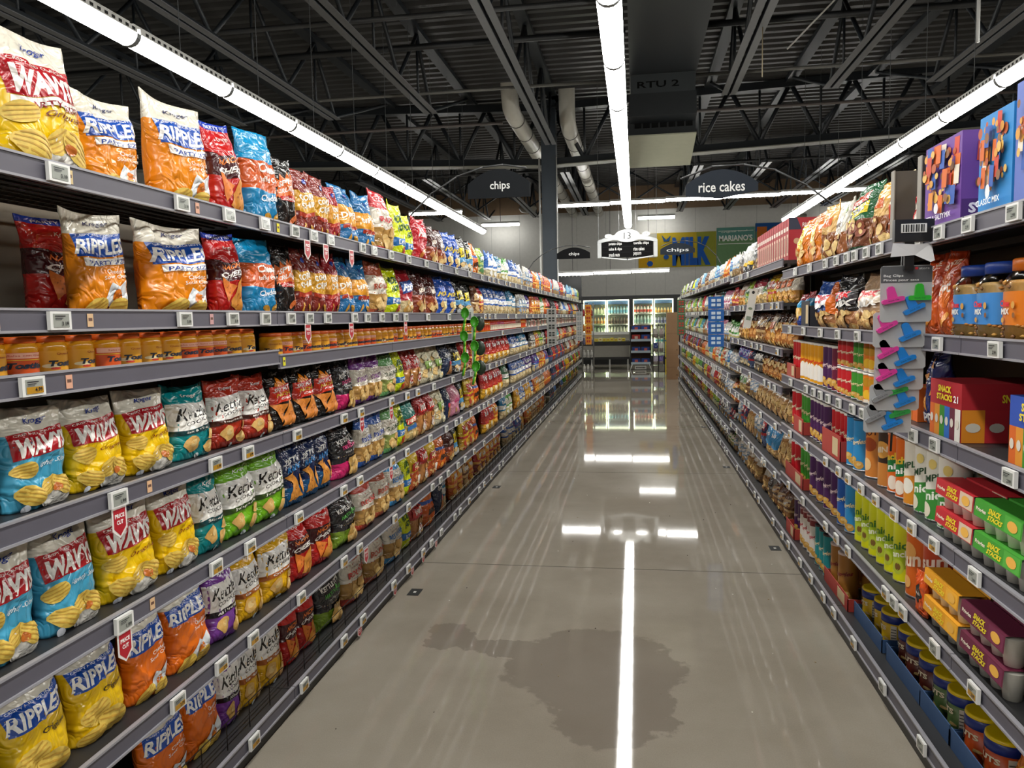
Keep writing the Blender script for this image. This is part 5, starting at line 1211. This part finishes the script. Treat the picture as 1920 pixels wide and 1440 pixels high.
for i, (x0, x1, z0, z1, y) in enumerate(cards):
    t = thing('bag_clip_card', f'grey card of coloured bag clips on the near right strip, {wordy[i]}', 'clip card', group='bag clip cards')
    g = G(); r = .008
    g.prism([(x0 + r, z0), (x1 - r, z0), (x1, z0 + r), (x1, z1 - r), (x1 - r, z1), (x0 + r, z1), (x0, z1 - r), (x0, z0 + r)], y - .0015, y, M('#b3b4b6', 'card'))
    if i == 0:
        g.box(x0 + .001, x1 - .001, y - .0022, y - .0015, z1 - .058, z1 - .002, M('#55565a', 'card'))
        S = lambda u, v, h: (x0 + (x1 - x0) * u, y - .0022 - h, z1 - .058 + .056 * v)
        print_on(g, [T('Bag Clips', .06, .44, .32, .5, '#f0f0f0', 0, .01), T('Pinces pour sacs', .06, .74, .06, .24, '#f0f0f0', 0, .01), R(.66, .72, .78, .92, '#d02a34'), T('store', .74, .94, .78, .9, '#d8d8d8', 0, .01)], S, .17, .056, 1, .0003, ink='card')
    g.obj('card', t)
    xc = (x0 + x1) / 2
    if i == 0:
        clip_shape(t, xc - .045, z1 - .112, .22, '#d8419a', y); clip_shape(t, xc + .040, z1 - .105, .0, '#2fb02f', y); clip_shape(t, xc + .022, z0 + .05, .45, '#1f7fd0', y)
    else:
        zc = z0 + (.055 if i == 1 else .046)
        clip_shape(t, xc + (.03, .012, .014, .03, .012)[i - 1], zc - .01, .42, '#1f7fd0', y)
        clip_shape(t, xc - .045, z1 - .035 if i > 1 else z1 - .045, .5, '#d8419a' if i in (1, 2, 3) else '#8a8c90', y + .0005)
        if i in (4, 5): clip_shape(t, xc + .005 + .03 * (i == 5), z0 + .075, .3, '#2f9a44', y + .001)
# green scoops on the left
g = G(); g.box(-1.29, -1.27, 5.99, 5.992, 1.10, 1.66, M('#d9dcdc', 'plastic')); g.box(-1.40, -1.27, 5.988, 5.993, 1.655, 1.68, M('#d9dcdc', 'plastic'))
tag(g.obj('clip_strip'), 'clear hanging strip behind the green scoops', 'strip')
def scoop():
    t = thing('avocado_scoop'); gm = M('#3f9a1c', 'plastic'); ym = M('#d8d21c', 'plastic')
    g = G(); n = 12; vs = []; fs = []
    rings = [(0, 0), (.55, .02), (.9, .5), (1, 1)]
    for f, h in rings:
        for k in range(n): a = 2 * pi * k / n; vs.append((.036 * f * math.cos(a), -.006 - .022 * (h - 1) - .0, .05 + .05 * f * math.sin(a)))
    for j in range(3): fs += [(j * n + k, j * n + (k + 1) % n, (j + 1) * n + (k + 1) % n, (j + 1) * n + k) for k in range(n)]
    g.add(vs, fs, gm, True)
    for f in (1.0,): g.path([(.037 * math.cos(2 * pi * k / n), -.006, .05 + .051 * math.sin(2 * pi * k / n)) for k in range(n + 1)], .004, gm, 5)
    g.obj('scoop_bowl', t)
    g = G(); g.path([(0, -.004, .0), (-.008, -.008, -.05), (-.022, -.006, -.13)], .010, gm, 7); g.path([(.008, .004, .0), (.002, .002, -.05), (-.010, .0, -.125)], .007, ym, 6); g.obj('handle', t)
    return t
sp = scoop()
for i, (x, z) in enumerate(((-1.335, 1.60), (-1.258, 1.53), (-1.338, 1.42), (-1.256, 1.34), (-1.334, 1.25), (-1.25, 1.18))):
    o = sp if i == 0 else copy_tree(sp); o.scale = (.82, .82, .82); o.location = (x, 5.968 - .022 * (i // 2), z + .01); o.rotation_euler = (0, RNG.uniform(-.1, .1), .2)
    tag(o, f'green and yellow scoop hanging on the left strip, {ordn(i + 1)} from the top', 'scoop', 'hanging scoops')
for i, (x, z) in enumerate(((-1.228, 1.565), (-1.226, 1.37), (-1.226, 1.215))):
    g = G(); n = 14; vs = [(x, 6.0, z)]; fs = []
    for f, y in ((.5, 6.0 - .016), (.85, 6.0 - .012), (1, 6.0)):
        vs += [(x + .045 * f * math.cos(2 * pi * k / n), y, z + .06 * f * math.sin(2 * pi * k / n)) for k in range(n)]
    vs[0] = (x, 5.983, z)
    fs = [(0, 1 + (k + 1) % n, 1 + k) for k in range(n)]
    for j in range(2): fs += [(1 + j * n + k, 1 + j * n + (k + 1) % n, 1 + (j + 1) * n + (k + 1) % n, 1 + (j + 1) * n + k) for k in range(n)]
    fs.append(tuple(1 + 2 * n + k for k in range(n)))
    g.add(vs, fs, M('#1d2f20', 'plastic'), True)
    tag(g.obj('avocado_pod'), f'dark green oval pod beside the hanging scoops, {("top", "middle", "bottom")[i]} one', 'pod', 'dark pods')
# farther strips: cards facing the camera
def strip(x, y, z0, z1, n, c, c2, look, wdt=.15):
    side = -1 if x < 0 else 1
    g = G(); g.box(x - .008, x + .008, y + .02, y + .022, z0, z1 + .03, M('#c8caca', 'plastic')); g.box(min(x, side * 1.40 if side < 0 else .985), max(x, -1.40 if side < 0 else .985), y + .018, y + .024, z1 + .01, z1 + .03, bk)
    tag(g.obj('clip_strip'), f'hanging strip carrying the {look}s', 'strip')
    h = (z1 - z0) / n
    for i in range(n):
        g = G(); zz = z1 - h * (i + 1); g.box(x - wdt / 2, x + wdt / 2, y + .012 - .004 * (i % 2), y + .016 - .004 * (i % 2), zz, zz + h * .96, M(c, 'card'))
        for q in range(4): g.box(x - wdt * .3 + (q % 2) * wdt * .35, x - wdt * .05 + (q % 2) * wdt * .35, y + .0045, y + .0085, zz + h * (.2 + .35 * (q // 2)), zz + h * (.42 + .35 * (q // 2)), M(c2, 'plastic'))
        tag(g.obj('hanging_card'), f'{look}, {ordn(i + 1)} from the top of its strip', 'card', 'hanging cards')
strip(-1.30, 12.0, 1.17, 1.74, 5, '#a9aaa8', '#2c3230', 'grey card with dark gadget')
strip(-1.27, 17.6, 1.05, 1.72, 6, '#b5b5b2', '#7f8a8c', 'pale silver card')
strip(-1.17, 19.3, .9, 1.9, 4, '#d8891c', '#a8301c', 'orange and red pouch card')
strip(.88, 8.8, 1.24, 1.80, 4, '#1f62b0', '#cfe2f2', 'blue card with white dots', .17)
strip(.88, 15.45, 1.2, 1.9, 5, '#4c6a48', '#b8342c', 'dark green card with red mark')
g = G(); g.box(-.03, .03, -.001, .001, -.32, 0, M('#e2e2dc', 'card'))
print_on(g, [E(.5, .92, .2, '#1d1d1d', .2), E(.5, .5, .28, '#7a8a6c', .12), R(.2, .8, .2, .3, '#8a9a8a')], lambda u, v, h: (-.03 + .06 * u, -.001 - h, -.32 + .32 * v), .06, .32, 1, ink='card')
o = g.obj('shelf_flag', None, (.962, 6.6, 1.80), .0); o.rotation_euler = (0, .18, 0)
tag(o, 'tall white tilted flag tag before the right middle bags', 'flag')
# ================================================================ SIGNS
def arch_sign(name, text, y, x0, x1, z0, z1, rod, look, lens=False):
    t = thing('aisle_sign', look, 'sign', (0, y, 0)); m = M('#2a3039' if lens else '#1a1d21' if y < 6 else '#0d0e10', 'matte')
    n = 14; top = [(x0 + (x1 - x0) * k / n, z1 - (z1 - z0) * .5 * (2 * k / n - 1) ** 2) for k in range(n + 1)]
    bot = [(x1, z0 + (.04 if lens else 0)), ((x0 + x1) / 2, z0), (x0, z0 + (.02 if lens else 0))]
    g = G(); g.prism(bot[::-1] + top[::-1] if False else top[::-1] + [bot[2], bot[1], bot[0]], -.008, .008, m)
    print_on(g, [T(text, .18 if lens else .36, .82 if lens else .68, .22, .58, '#e4e6e6', 0, .012)], lambda u, v, h: (x0 + (x1 - x0) * u, -.0082 - h, z0 + (z1 - z0) * v), x1 - x0, z1 - z0, 1, .001, ink='paint')
    g.obj('panel', t)
    g = G(); g.path([(a, .02, b) for a, b in rod], .007, M('#3c3e40', 'paint'), 6)
    g.obj('arched_rod', t)
def arc(xb, zb, xe, zt, n=12): return [(xb, zb - .3), (xb, zb - .0)] + [(xb + (xe - xb) * math.sin(pi / 2 * k / n) ** 1.0 * 1.0, zb + (zt - zb) * (1 - (1 - math.sin(pi / 2 * k / n)) ** 1.6) if k < n else zt) for k in range(1, n + 1)]
arch_sign('a', 'chips', 5.62, -1.21, -.75, 2.48, 2.685, [(-1.80, 1.999), (-1.78, 2.2), (-1.66, 2.38), (-1.5, 2.53), (-1.3, 2.65), (-1.1, 2.71), (-.95, 2.72), (-.78, 2.69)], 'dark arched sign reading chips, nearest over the left shelf')
arch_sign('b', 'rice cakes', 5.28, .33, .79, 2.36, 2.545, [(1.40, 1.873), (1.38, 2.15), (1.25, 2.30), (1.1, 2.42), (.9, 2.53), (.7, 2.575), (.5, 2.57), (.3, 2.50)], 'slate lens-shaped sign reading rice cakes over the right shelf', True)
arch_sign('c', 'chips', 12.2, -1.22, -.70, 2.51, 2.685, [(-1.75, 1.999), (-1.73, 2.3), (-1.6, 2.48), (-1.45, 2.6), (-1.3, 2.67), (-1.1, 2.715), (-.9, 2.72), (-.70, 2.68)], 'small dark arched sign reading chips beside the column')
arch_sign('d', 'chips', 12.84, .40, .95, 2.56, 2.76, [(1.4, 1.992), (1.38, 2.35), (1.3, 2.52), (1.15, 2.68), (1.0, 2.755), (.8, 2.79), (.6, 2.785), (.42, 2.72)], 'small dark arched sign reading chips before the milk banner', True)
# main aisle sign
SY = 17.0
t = thing('aisle_number_sign', 'black and silver hanging aisle sign numbered 13 listing snack foods', 'sign', (-.17, SY, 0))
sil = M('#c9ccce', 'metal'); wht = M('#dcdedd', 'paint'); blk = M('#09090a', 'matte')
g = G(); g.box(-.55, .55, -.05, .05, 2.86, 3.20, blk)
for z in (2.965, 3.085): g.box(-.55, .55, -.054, -.05, z - .006, z + .006, M('#1a1b1d', 'matte'))
it = []
for k, (a, b) in enumerate((('potato chips', 'tortilla chips'), ('salsa & dips', 'rice cakes'), ('snack nuts', 'popcorn'))):
    v = .86 - k * .335
    it += [T(a, .14, .14 + .021 * len(a), v - .13, v + .10, '#f2f2f0', 0, .012), T(b, .62, .62 + .021 * len(b), v - .13, v + .10, '#f2f2f0', 0, .012)]
print_on(g, it, lambda u, v, h: (-.55 + 1.1 * u, -.0545 - h, 2.86 + .34 * v), 1.1, .34, 1, .001, ink='paint')
g.obj('text_panel', t)
g = G()
for s in (-1, 1):
    g.prism([(s * .05, 3.32), (s * .3, 3.335), (s * .62, 3.24), (s * .64, 3.20), (s * .62, 3.17), (s * .3, 3.235), (s * .05, 3.21)], -.06, -.03, sil)
    g.box(min(s * .56, s * .64), max(s * .56, s * .64), -.05, .05, 2.86, 3.22, sil)
    g.prism([(s * .55, 2.86), (s * .05, 2.80), (0, 2.80), (0, 2.815), (s * .55, 2.885)], -.055, -.02, sil)
g.prism([(-.03, 2.85), (.03, 2.85), (.0, 2.79)], -.065, -.03, M('#3a3b3c', 'metal'))
g.obj('frame', t)
def ell(cx, cz, rx, rz, n=24): return [(cx + rx * math.cos(2 * pi * k / n), cz + rz * math.sin(2 * pi * k / n)) for k in range(n)]
for cx, cz, rx, rz, nm in ((0, 3.315, .27, .135, 'number_plate'), (-.40, 3.315, .085, .05, 'side_disc'), (.40, 3.345, .085, .05, 'side_disc')):
    g = G(); g.prism(ell(cx, cz, rx, rz), -.075, -.06, wht)
    if rx > .2: print_on(g, [T('13', .36, .64, .25, .76, '#1b1c1e', 0, .0)], lambda u, v, h: (cx - rx + 2 * rx * u, -.0752 - h, cz - rz + 2 * rz * v), .5, .26, 1, .001, ink='paint')
    else: print_on(g, [T('13', .35, .62, .3, .7, '#8a8c8e', 0, 0)], lambda u, v, h: (cx - rx + 2 * rx * u, -.0752 - h, cz - rz + 2 * rz * v), .16, .1, 1, .001, ink='paint')
    g.obj(nm, t)
g = G()
for x in (-.62, -.18, .18, .62): g.bar((x, 0, 3.2 if abs(x) > .5 else 3.3), (x, 0, DECK + .03), .004, M('#6a6c6e', 'paint'), 4)
g.obj('hanging_wire', t)
# ================================================================ BACK OF THE STORE
BX = lambda px: .12 + (px - 1197) * .0215
BZ = lambda py: 3.51 + (500 - py) * .0205
t = thing('wall_banner', 'long painted wall banner reading milk and eggs with a store logo', 'banner', (0, 30.96, 0))
def panel(nm, px0, px1, c, py0, py1, items=()):
    x0, x1, z0, z1 = BX(px0), BX(px1), BZ(py1), BZ(py0)
    g = G(); g.box(x0, x1, 0, .03, z0, z1, M(c, 'matte'))
    print_on(g, list(items), lambda u, v, h: (x0 + (x1 - x0) * u, -h, z0 + (z1 - z0) * v), 50, 50, 999, .004, .004, 'matte')
    g.obj(nm, t)
panel('milk_panel', 1197, 1335, '#b9a02c', 438, 503, [R(.75, 1, 0, 1, '#93963a'), R(0, .2, .0, .3, '#c99a1c'), R(0, .24, .3, 1, '#b8b6a8'), E(.15, .12, .04, '#2456a0', 2), E(.36, .3, .035, '#2456a0', 2), T('MILK', .44, .93, .04, .86, '#2358a8', 0, .06), P([(.30, .95), (.36, .8), (.42, .92), (.40, .75), (.33, .75)], '#2a4f7c')])
panel('logo_panel', 1336, 1402, '#6f9468', 432, 503, [R(.0, 1, .7, 1, '#5f9288'), T('original local', .12, .8, .86, .92, '#e2e6d8', .05, .0), T("MARIANO'S", .06, .94, .64, .80, '#eef0e8', 0, .03), R(.04, .96, .56, .58, '#eef0e8'), R(.04, .96, .90, .915, '#dfe6da'), E(.7, .25, .04, '#a8b04c', 2, .3, 1), E(.45, .2, .04, '#a8b04c', 2, .3, 1.2)])
panel('eggs_panel', 1403, 1540, '#2d6478', 426, 503, [R(0, 1, .55, 1, '#2a5a9c'), R(0, .3, .3, .8, '#5f8a6c'), T('EGGS', .02, .62, .22, .92, '#c9702c', 0, .06)])
# coolers
CY = 25.5
t = thing('dairy_cooler', 'long upright glass-door dairy cooler with lit shelves', 'cooler', (0, CY, 0))
cb = M('#131416', 'paint'); cin = M('#dfe6d8', 'plastic')
g = G(); g.box(-3.2, 1.42, 0, .8, 0, .25, cb); g.box(-3.2, 1.42, 0, .8, 2.13, 2.25, cb)
for a, b in ((-3.2, -1.72), (-.2, -.09), (1.22, 1.42)): g.box(a, b, 0, .8, .25, 2.13, cb)
g.obj('cabinet_frame', t)
g = G(); g.box(-1.72, 1.22, .72, .78, .25, 2.13, cin); g.obj('liner', t)
BAYS = [(-1.70, -.96), (-.93, -.22), (-.08, .56), (.59, 1.20)]
SHZ = [.30, .68, 1.00, 1.32, 1.66]
for b, (x0, x1) in enumerate(BAYS):
    g = G(); 
    g.box(x0 + .02, x1 - .02, .03, .05, 2.10, 2.12, M('#eef4c8', 'plastic', COOLER))  # top strip added to brighten the bay, besides the upright door lamps
    for x in (x0 + .012, x1 - .012): g.box(x - .010, x + .010, .03, .05, .27, 2.12, M('#eef4c8', 'plastic', COOLER))
    g.obj('door_lamp', t)
    g = G(); g.box(x0 + .03, x1 - .03, .10, .12, 1.98, 2.12, M('#4a648c', 'plastic')); g.obj('header_card', t)
    for z in SHZ: g = G(); g.box(x0, x1, .10, .70, z - .02, z, M('#d7dad6', 'paint')); g.box(x0, x1, .09, .10, z - .025, z + .015, M(('#c9e0b0', '#d8d8d0', '#d8d8d0', '#d8d8d0')[b], 'plastic')); g.obj('cooler_shelf', t)
    g = G(); g.box(x0, x1, .005, .012, .26, 2.12, CLEAR); g.obj('glass_door', t)
    g = G(); g.box(x0 + .05, x0 + .065, -.02, .0, .9, 1.4, M('#8a8c8e', 'metal')); g.obj('door_handle', t)
def jug(c, cap, h=.24, r=.042, band=None):
    t = thing('dairy_bottle'); g = G(); g.lathe([(r * .9, 0), (r, .01), (r, h * .6), (r * .45, h * .85), (r * .4, h * .92)], M(c, 'plastic'), 10)
    if band: g.lathe([(r + .001, h * .2), (r + .001, h * .5)], M(band, 'plastic'), 10, cap=False)
    g.obj('bottle_body', t); g = G(); g.lathe([(r * .46, h * .9), (r * .46, h), (r * .3, h)], M(cap, 'plastic'), 8); g.obj('cap', t); return t
JG = {}
kinds = [[('#dfe6c0', '#d8a03c', .2, None, 'pale yellow bottle with amber cap'), ('#dcc79a', '#c86a2c', .22, '#c98a4c', 'tan bottle with orange cap'), ('#b8d0b0', '#4a8a5a', .22, '#e8efe0', 'pale green bottle'), ('#b8d0b0', '#3f7a50', .24, '#e8efe0', 'mint green jug')],
         [('#bcdbe0', '#3f9ac8', .24, '#7fc0d8', 'white bottle with sky blue cap'), ('#8a7a6c', '#5a4a44', .23, '#5a4640', 'brown chocolate milk bottle'), ('#d8d8cc', '#2a2a2c', .26, '#e8e6d8', 'white jug with black cap'), ('#d9d2b0', '#2a2a2c', .24, '#b8342c', 'cream jug with red band')],
         [('#e2dccf', '#c8302a', .25, '#d84a3a', 'white bottle with red cap'), ('#cfe0dc', '#d8e8e4', .27, '#9cc0bc', 'tall pale blue bottle'), ('#e8dfae', '#d8b44c', .24, None, 'cream bottle with yellow cap'), ('#e8e6de', '#c8c8c8', .24, None, 'plain white bottle')],
         [('#e0c896', '#d8903c', .18, '#d89a4c', 'squat amber bottle'), ('#a8a8c0', '#3a3a5c', .22, '#6a6a94', 'lavender grey bottle'), ('#dcdcd4', '#242428', .26, None, 'white jug with black spot cap'), ('#dcdcd4', '#3a3a40', .24, '#4a8a9c', 'white jug with teal band')]]
for b, (x0, x1) in enumerate(BAYS):
    for si, z in enumerate(SHZ[::-1][:4]):
        c, cap, h, band, look = kinds[b][si]; n = 7 if b < 2 else 6
        for q in range(n):
            k = (b, si); o = copy_tree(JG[k]) if k in JG else jug(c, cap, h * 1.05, .043, band); JG.setdefault(k, o)
            o.location = (x0 + .06 + (x1 - x0 - .12) * q / (n - 1), CY + .19, z + .001)
            tag(o, f'{look}, {ordn(b + 1)} cooler door, {ordn(si + 1)} shelf down, {ordn(q + 1)} along', 'bottle', 'bottles in the dairy cooler')
g = G(); g.box(-2.62, -1.76, 25.55, 25.6, 2.25, 2.95, M('#141517', 'paint')); g.box(-2.64, -1.74, 25.545, 25.55, 2.25, 2.27, M('#2c2d30', 'paint'))
tag(g.obj('menu_board'), 'blank black board standing on the cooler beside the column', 'board')
# low open chest cooler
t = thing('chest_cooler', 'grey open chest cooler on legs in front of the glass doors', 'cooler', (0, 23.2, 0))
gr = M('#8d8a82', 'paint')
g = G(); g.box(-1.95, -.18, 0, .95, .37, .72, gr); g.obj('front_panel', t)
g = G(); g.box(-1.97, -.16, -.02, .97, .72, .84, cb); g.box(-1.95, -.18, .02, .95, .30, .37, cb); g.obj('bumper', t)
g = G(); g.box(-1.97, -.16, .80, .84, 1.02, 1.11, M('#e6e6e2', 'plastic')); g.box(-.2, -.16, 0, .84, .84, 1.11, M('#9a9890', 'paint')); g.box(-1.97, -1.93, 0, .84, .84, 1.11, M('#9a9890', 'paint')); g.box(-1.97, -.16, .84, .86, .84, 1.02, M('#c8c4b4', 'paint')); g.obj('top_rail', t)
for x in (-1.88, -1.32, -.78, -.24):
    g = G(); g.box(x - .02, x + .02, .05, .09, 0, .30, M('#b8bab8', 'metal')); g.obj('leg', t)
yc = {}
for i in range(14):
    c, nm = (('#d8a8a4', 'pink'), ('#e3d23c', 'yellow'), ('#e8e0a0', 'pale yellow'))[0 if i < 3 else 1 + (i * 7 % 5 > 3)]
    g = G(); h = RNG.uniform(.07, .13); g.box(-.052, .052, -.07, .07, 0, h, M(c, 'card')); g.box(-.03, .03, -.071, -.07, h * .3, h * .7, M('#c8903c', 'card'))
    yc[nm] = yc.get(nm, 0) + 1
    tag(g.obj('cheese_pack', None, (-1.86 + i * .115, 23.33, .841)), f'{nm} cheese pack in the chest cooler, {ordn(yc[nm])} {nm} one from the left', 'pack', 'packs in the chest cooler')
# cardboard floor display of blue packs
t = thing('floor_display', 'dark floor display with four white-fronted shelves of blue packs', 'display', (0, 22.9, 0))
g = G(); g.box(-.16, -.14, 0, .4, .12, 1.30, cb); g.box(.42, .44, 0, .4, .12, 1.30, cb); g.box(-.16, .44, .38, .4, .12, 1.32, M('#6a5444', 'card')); g.obj('side_panel', t)
for z in (.18, .52, .86, 1.14):
    g = G(); g.box(-.14, .42, 0, .38, z - .02, z, cb); g.box(-.145, .425, -.008, 0, z - .02, z + .05, M('#c4d4e0', 'card')); g.obj('display_shelf', t)
for s in (-.17, .45):
    g = G(); g.bar((s + (.06 if s < 0 else -.06), -.03, .16), (s, -.08, .0), .012, M('#d8dad8', 'paint'), 5); g.obj('leg', t)
g = G(); g.box(-.03, .30, -.02, -.01, .02, .12, M('#d8d8d4', 'card'))
for i in range(7): g.box(.0 + i * .04, .028 + i * .04, -.0215, -.02, .045, .09, M('#1a1a1c', 'card'))
g.obj('price_plate', t)
for si, z in enumerate((1.14, .86, .52, .18)):
    for q in range(2):
        red = si == 1 and q == 0
        g = G(); hh = .15 if si != 1 else .17; g.box(-.12, .12, -.1, .1, 0, hh, M('#b8342c' if red else '#2a4a9c', 'card')); g.box(-.04, .05, -.1015, -.1, hh * .3, hh * .75, M('#e06a5c' if not red else '#f0d8c8', 'card'))
        tag(g.obj('snack_pack', None, (.005 + q * .275, 23.08, z + .001)), f'{"red" if red else "blue"} pack on the floor display, {ordn(si + 1)} shelf down, {("left", "right")[q]} half', 'pack', 'packs on the floor display')
# wire stand with hanging bags
t = thing('wire_stand', 'black wire stand of white and purple bags by the cardboard cartons', 'stand', (0, 22.0, 0))
g = G()
for x in (.47, .62, .80): g.bar((x, 0, 0), (x, 0, 1.35), .012, bk, 5)
for z in (.18, .55, .95, 1.3): g.box(.46, .82, -.01, .3, z - .01, z, bk)
g.obj('wire_frame', t)
for i, (x, z, c, nm) in enumerate(((.55, .18, '#c9c2d4', 'lilac'), (.70, .18, '#6a5a9c', 'purple'), (.55, .55, '#3a4a8c', 'navy'), (.71, .55, '#d8d6d0', 'white'), (.55, .95, '#c8c4bc', 'pale grey'), (.71, .95, '#b8a8a4', 'dusty pink'))):
    o = ob('stand_bag', bag_mesh('stand_bag', .14, .26, .08, c, [(.4, '#8a8078'), (1.01, c)], [], 80 + i, 1), None, (x, 22.13, z + .011), 0)
    tag(o, f'{nm} bag on the black wire stand', 'snack bag')
g = G()
for z in (.02, .48, .94): g.prism([(.765, z), (.87, z + .03), (.87, z + .40), (.765, z + .43)], 20.6, 20.62, M('#d8bc1c', 'plastic'))
g.box(.80, .83, 20.62, 20.64, 0, 1.4, bk)
tag(g.obj('yellow_stand_panel'), 'narrow yellow notched panel beside the cardboard cartons', 'panel')
for i, (z0, z1) in enumerate(((.0, .62), (.62, 1.66))):
    t = thing('cardboard_carton', f'{("lower", "upper")[i]} plain brown cardboard carton at the far right shelf end', 'carton', (0, 19.35, z0))
    g = G(); g.box(.755, 1.05, 0, .4, .001, z1 - z0, M('#8d6c4c', 'card')); g.obj('carton_body', t)
    g = G(); g.box(.756, 1.049, -.001, .0, (z1 - z0) * .5 - .002, (z1 - z0) * .5 + .002, M('#6a4c34', 'card')); g.box(.99, 1.01, -.0015, 0, .1, .13, M('#4a3424', 'card')); g.obj('seam', t)
# end rack on the left
t = thing('end_rack', 'chrome wire rack of small bottles at the far left shelf end', 'rack', (0, 20.5, 0)); chm = M('#9a9c9c', 'metal')
g = G()
for x, y in ((-1.42, 0), (-1.12, 0), (-1.42, .35), (-1.12, .35)): g.bar((x, y, .0), (x, y, 1.95), .01, chm, 5)
for z in (.12, .5, .85, 1.2, 1.6):
    for k in range(6): g.bar((-1.42 + k * .06, 0, z), (-1.42 + k * .06, .35, z), .004, chm, 4)
    g.bar((-1.42, 0, z + .07), (-1.12, 0, z + .07), .004, chm, 4)
g.obj('wire_frame', t)
for i, (z, c, nm, k) in enumerate(((1.604, '#a8202c', 'red', 3), (1.204, '#d88a2c', 'orange', 3), (.854, '#6a6a8c', 'violet grey', 3), (.504, '#c8c8c4', 'white', 3), (.124, '#d4d2cc', 'pale', 3))):
    for q in range(k):
        o = jug(c, '#e2e0da', .2, .038); o.location = (-1.37 + q * .1, 20.6, z + .001); o.name = 'rack_bottle'
        tag(o, f'{nm} bottle on the chrome end rack, {ordn(q + 1)} along', 'bottle', 'bottles on the end rack')
# floor markers
for i, (x, y) in enumerate(((-1.30, 4.27), (-1.32, 7.1), (.93, 5.35), (.93, 8.2), (.945, 11.15))):
    g = G(); g.box(-.035, .035, -.055, .055, .0005, .0015, M('#141414', 'card')); g.box(-.008, .008, -.012, .012, .0015, .0019, M('#c8c8c4', 'card'))
    tag(g.obj('floor_marker', None, (x, y, 0)), f'small black floor sticker by the {"left" if x < 0 else "right"} kick plate, {ordn(i + 1 if i < 2 else i - 1)} from near', 'sticker', 'floor stickers')
g = G(); rs = random.Random(5)
for i in range(60):
    x, y = rs.uniform(-1.2, .9), rs.uniform(2.5, 8); r = rs.uniform(.0015, .004)
    g.box(x - r, x + r, y - r * 1.4, y + r * 1.4, .0005, .002, M(('#d8d4c8', '#4a4038', '#8a7a5c')[i % 3], 'matte'))
tag(g.obj('floor_crumbs'), 'scattered crumbs and specks on the concrete floor', 'crumbs', kind='stuff')

# bare conduit hanging by the right-hand light row
g = G(); g.path([(3.0, 7.6, 3.95), (3.0, 7.6, DECK + .03)], .016, M('#a9aaa8', 'paint'), 6)
tag(g.obj('conduit_drop'), 'pale vertical conduit dropping behind the purple snack box', 'conduit')
g = G(); g.path([(2.98, 7.6, 5.45), (2.9, 7.7, 5.5), (2.3, 9.0, 5.1), (1.9, 10.4, 4.9)], .010, M('#8f8d86', 'paint'), 5)
tag(g.obj('flexible_conduit'), 'bent pale flexible conduit running from the drop toward the joists', 'conduit')
g = G(); g.path([(1.69, 11.0, HJ - .013), (1.69, 11.0, 4.75)], .008, M('#a89a80', 'paint'), 5)
tag(g.obj('conduit_drop'), 'short thin tan conduit stub below the right-hand joists', 'conduit')
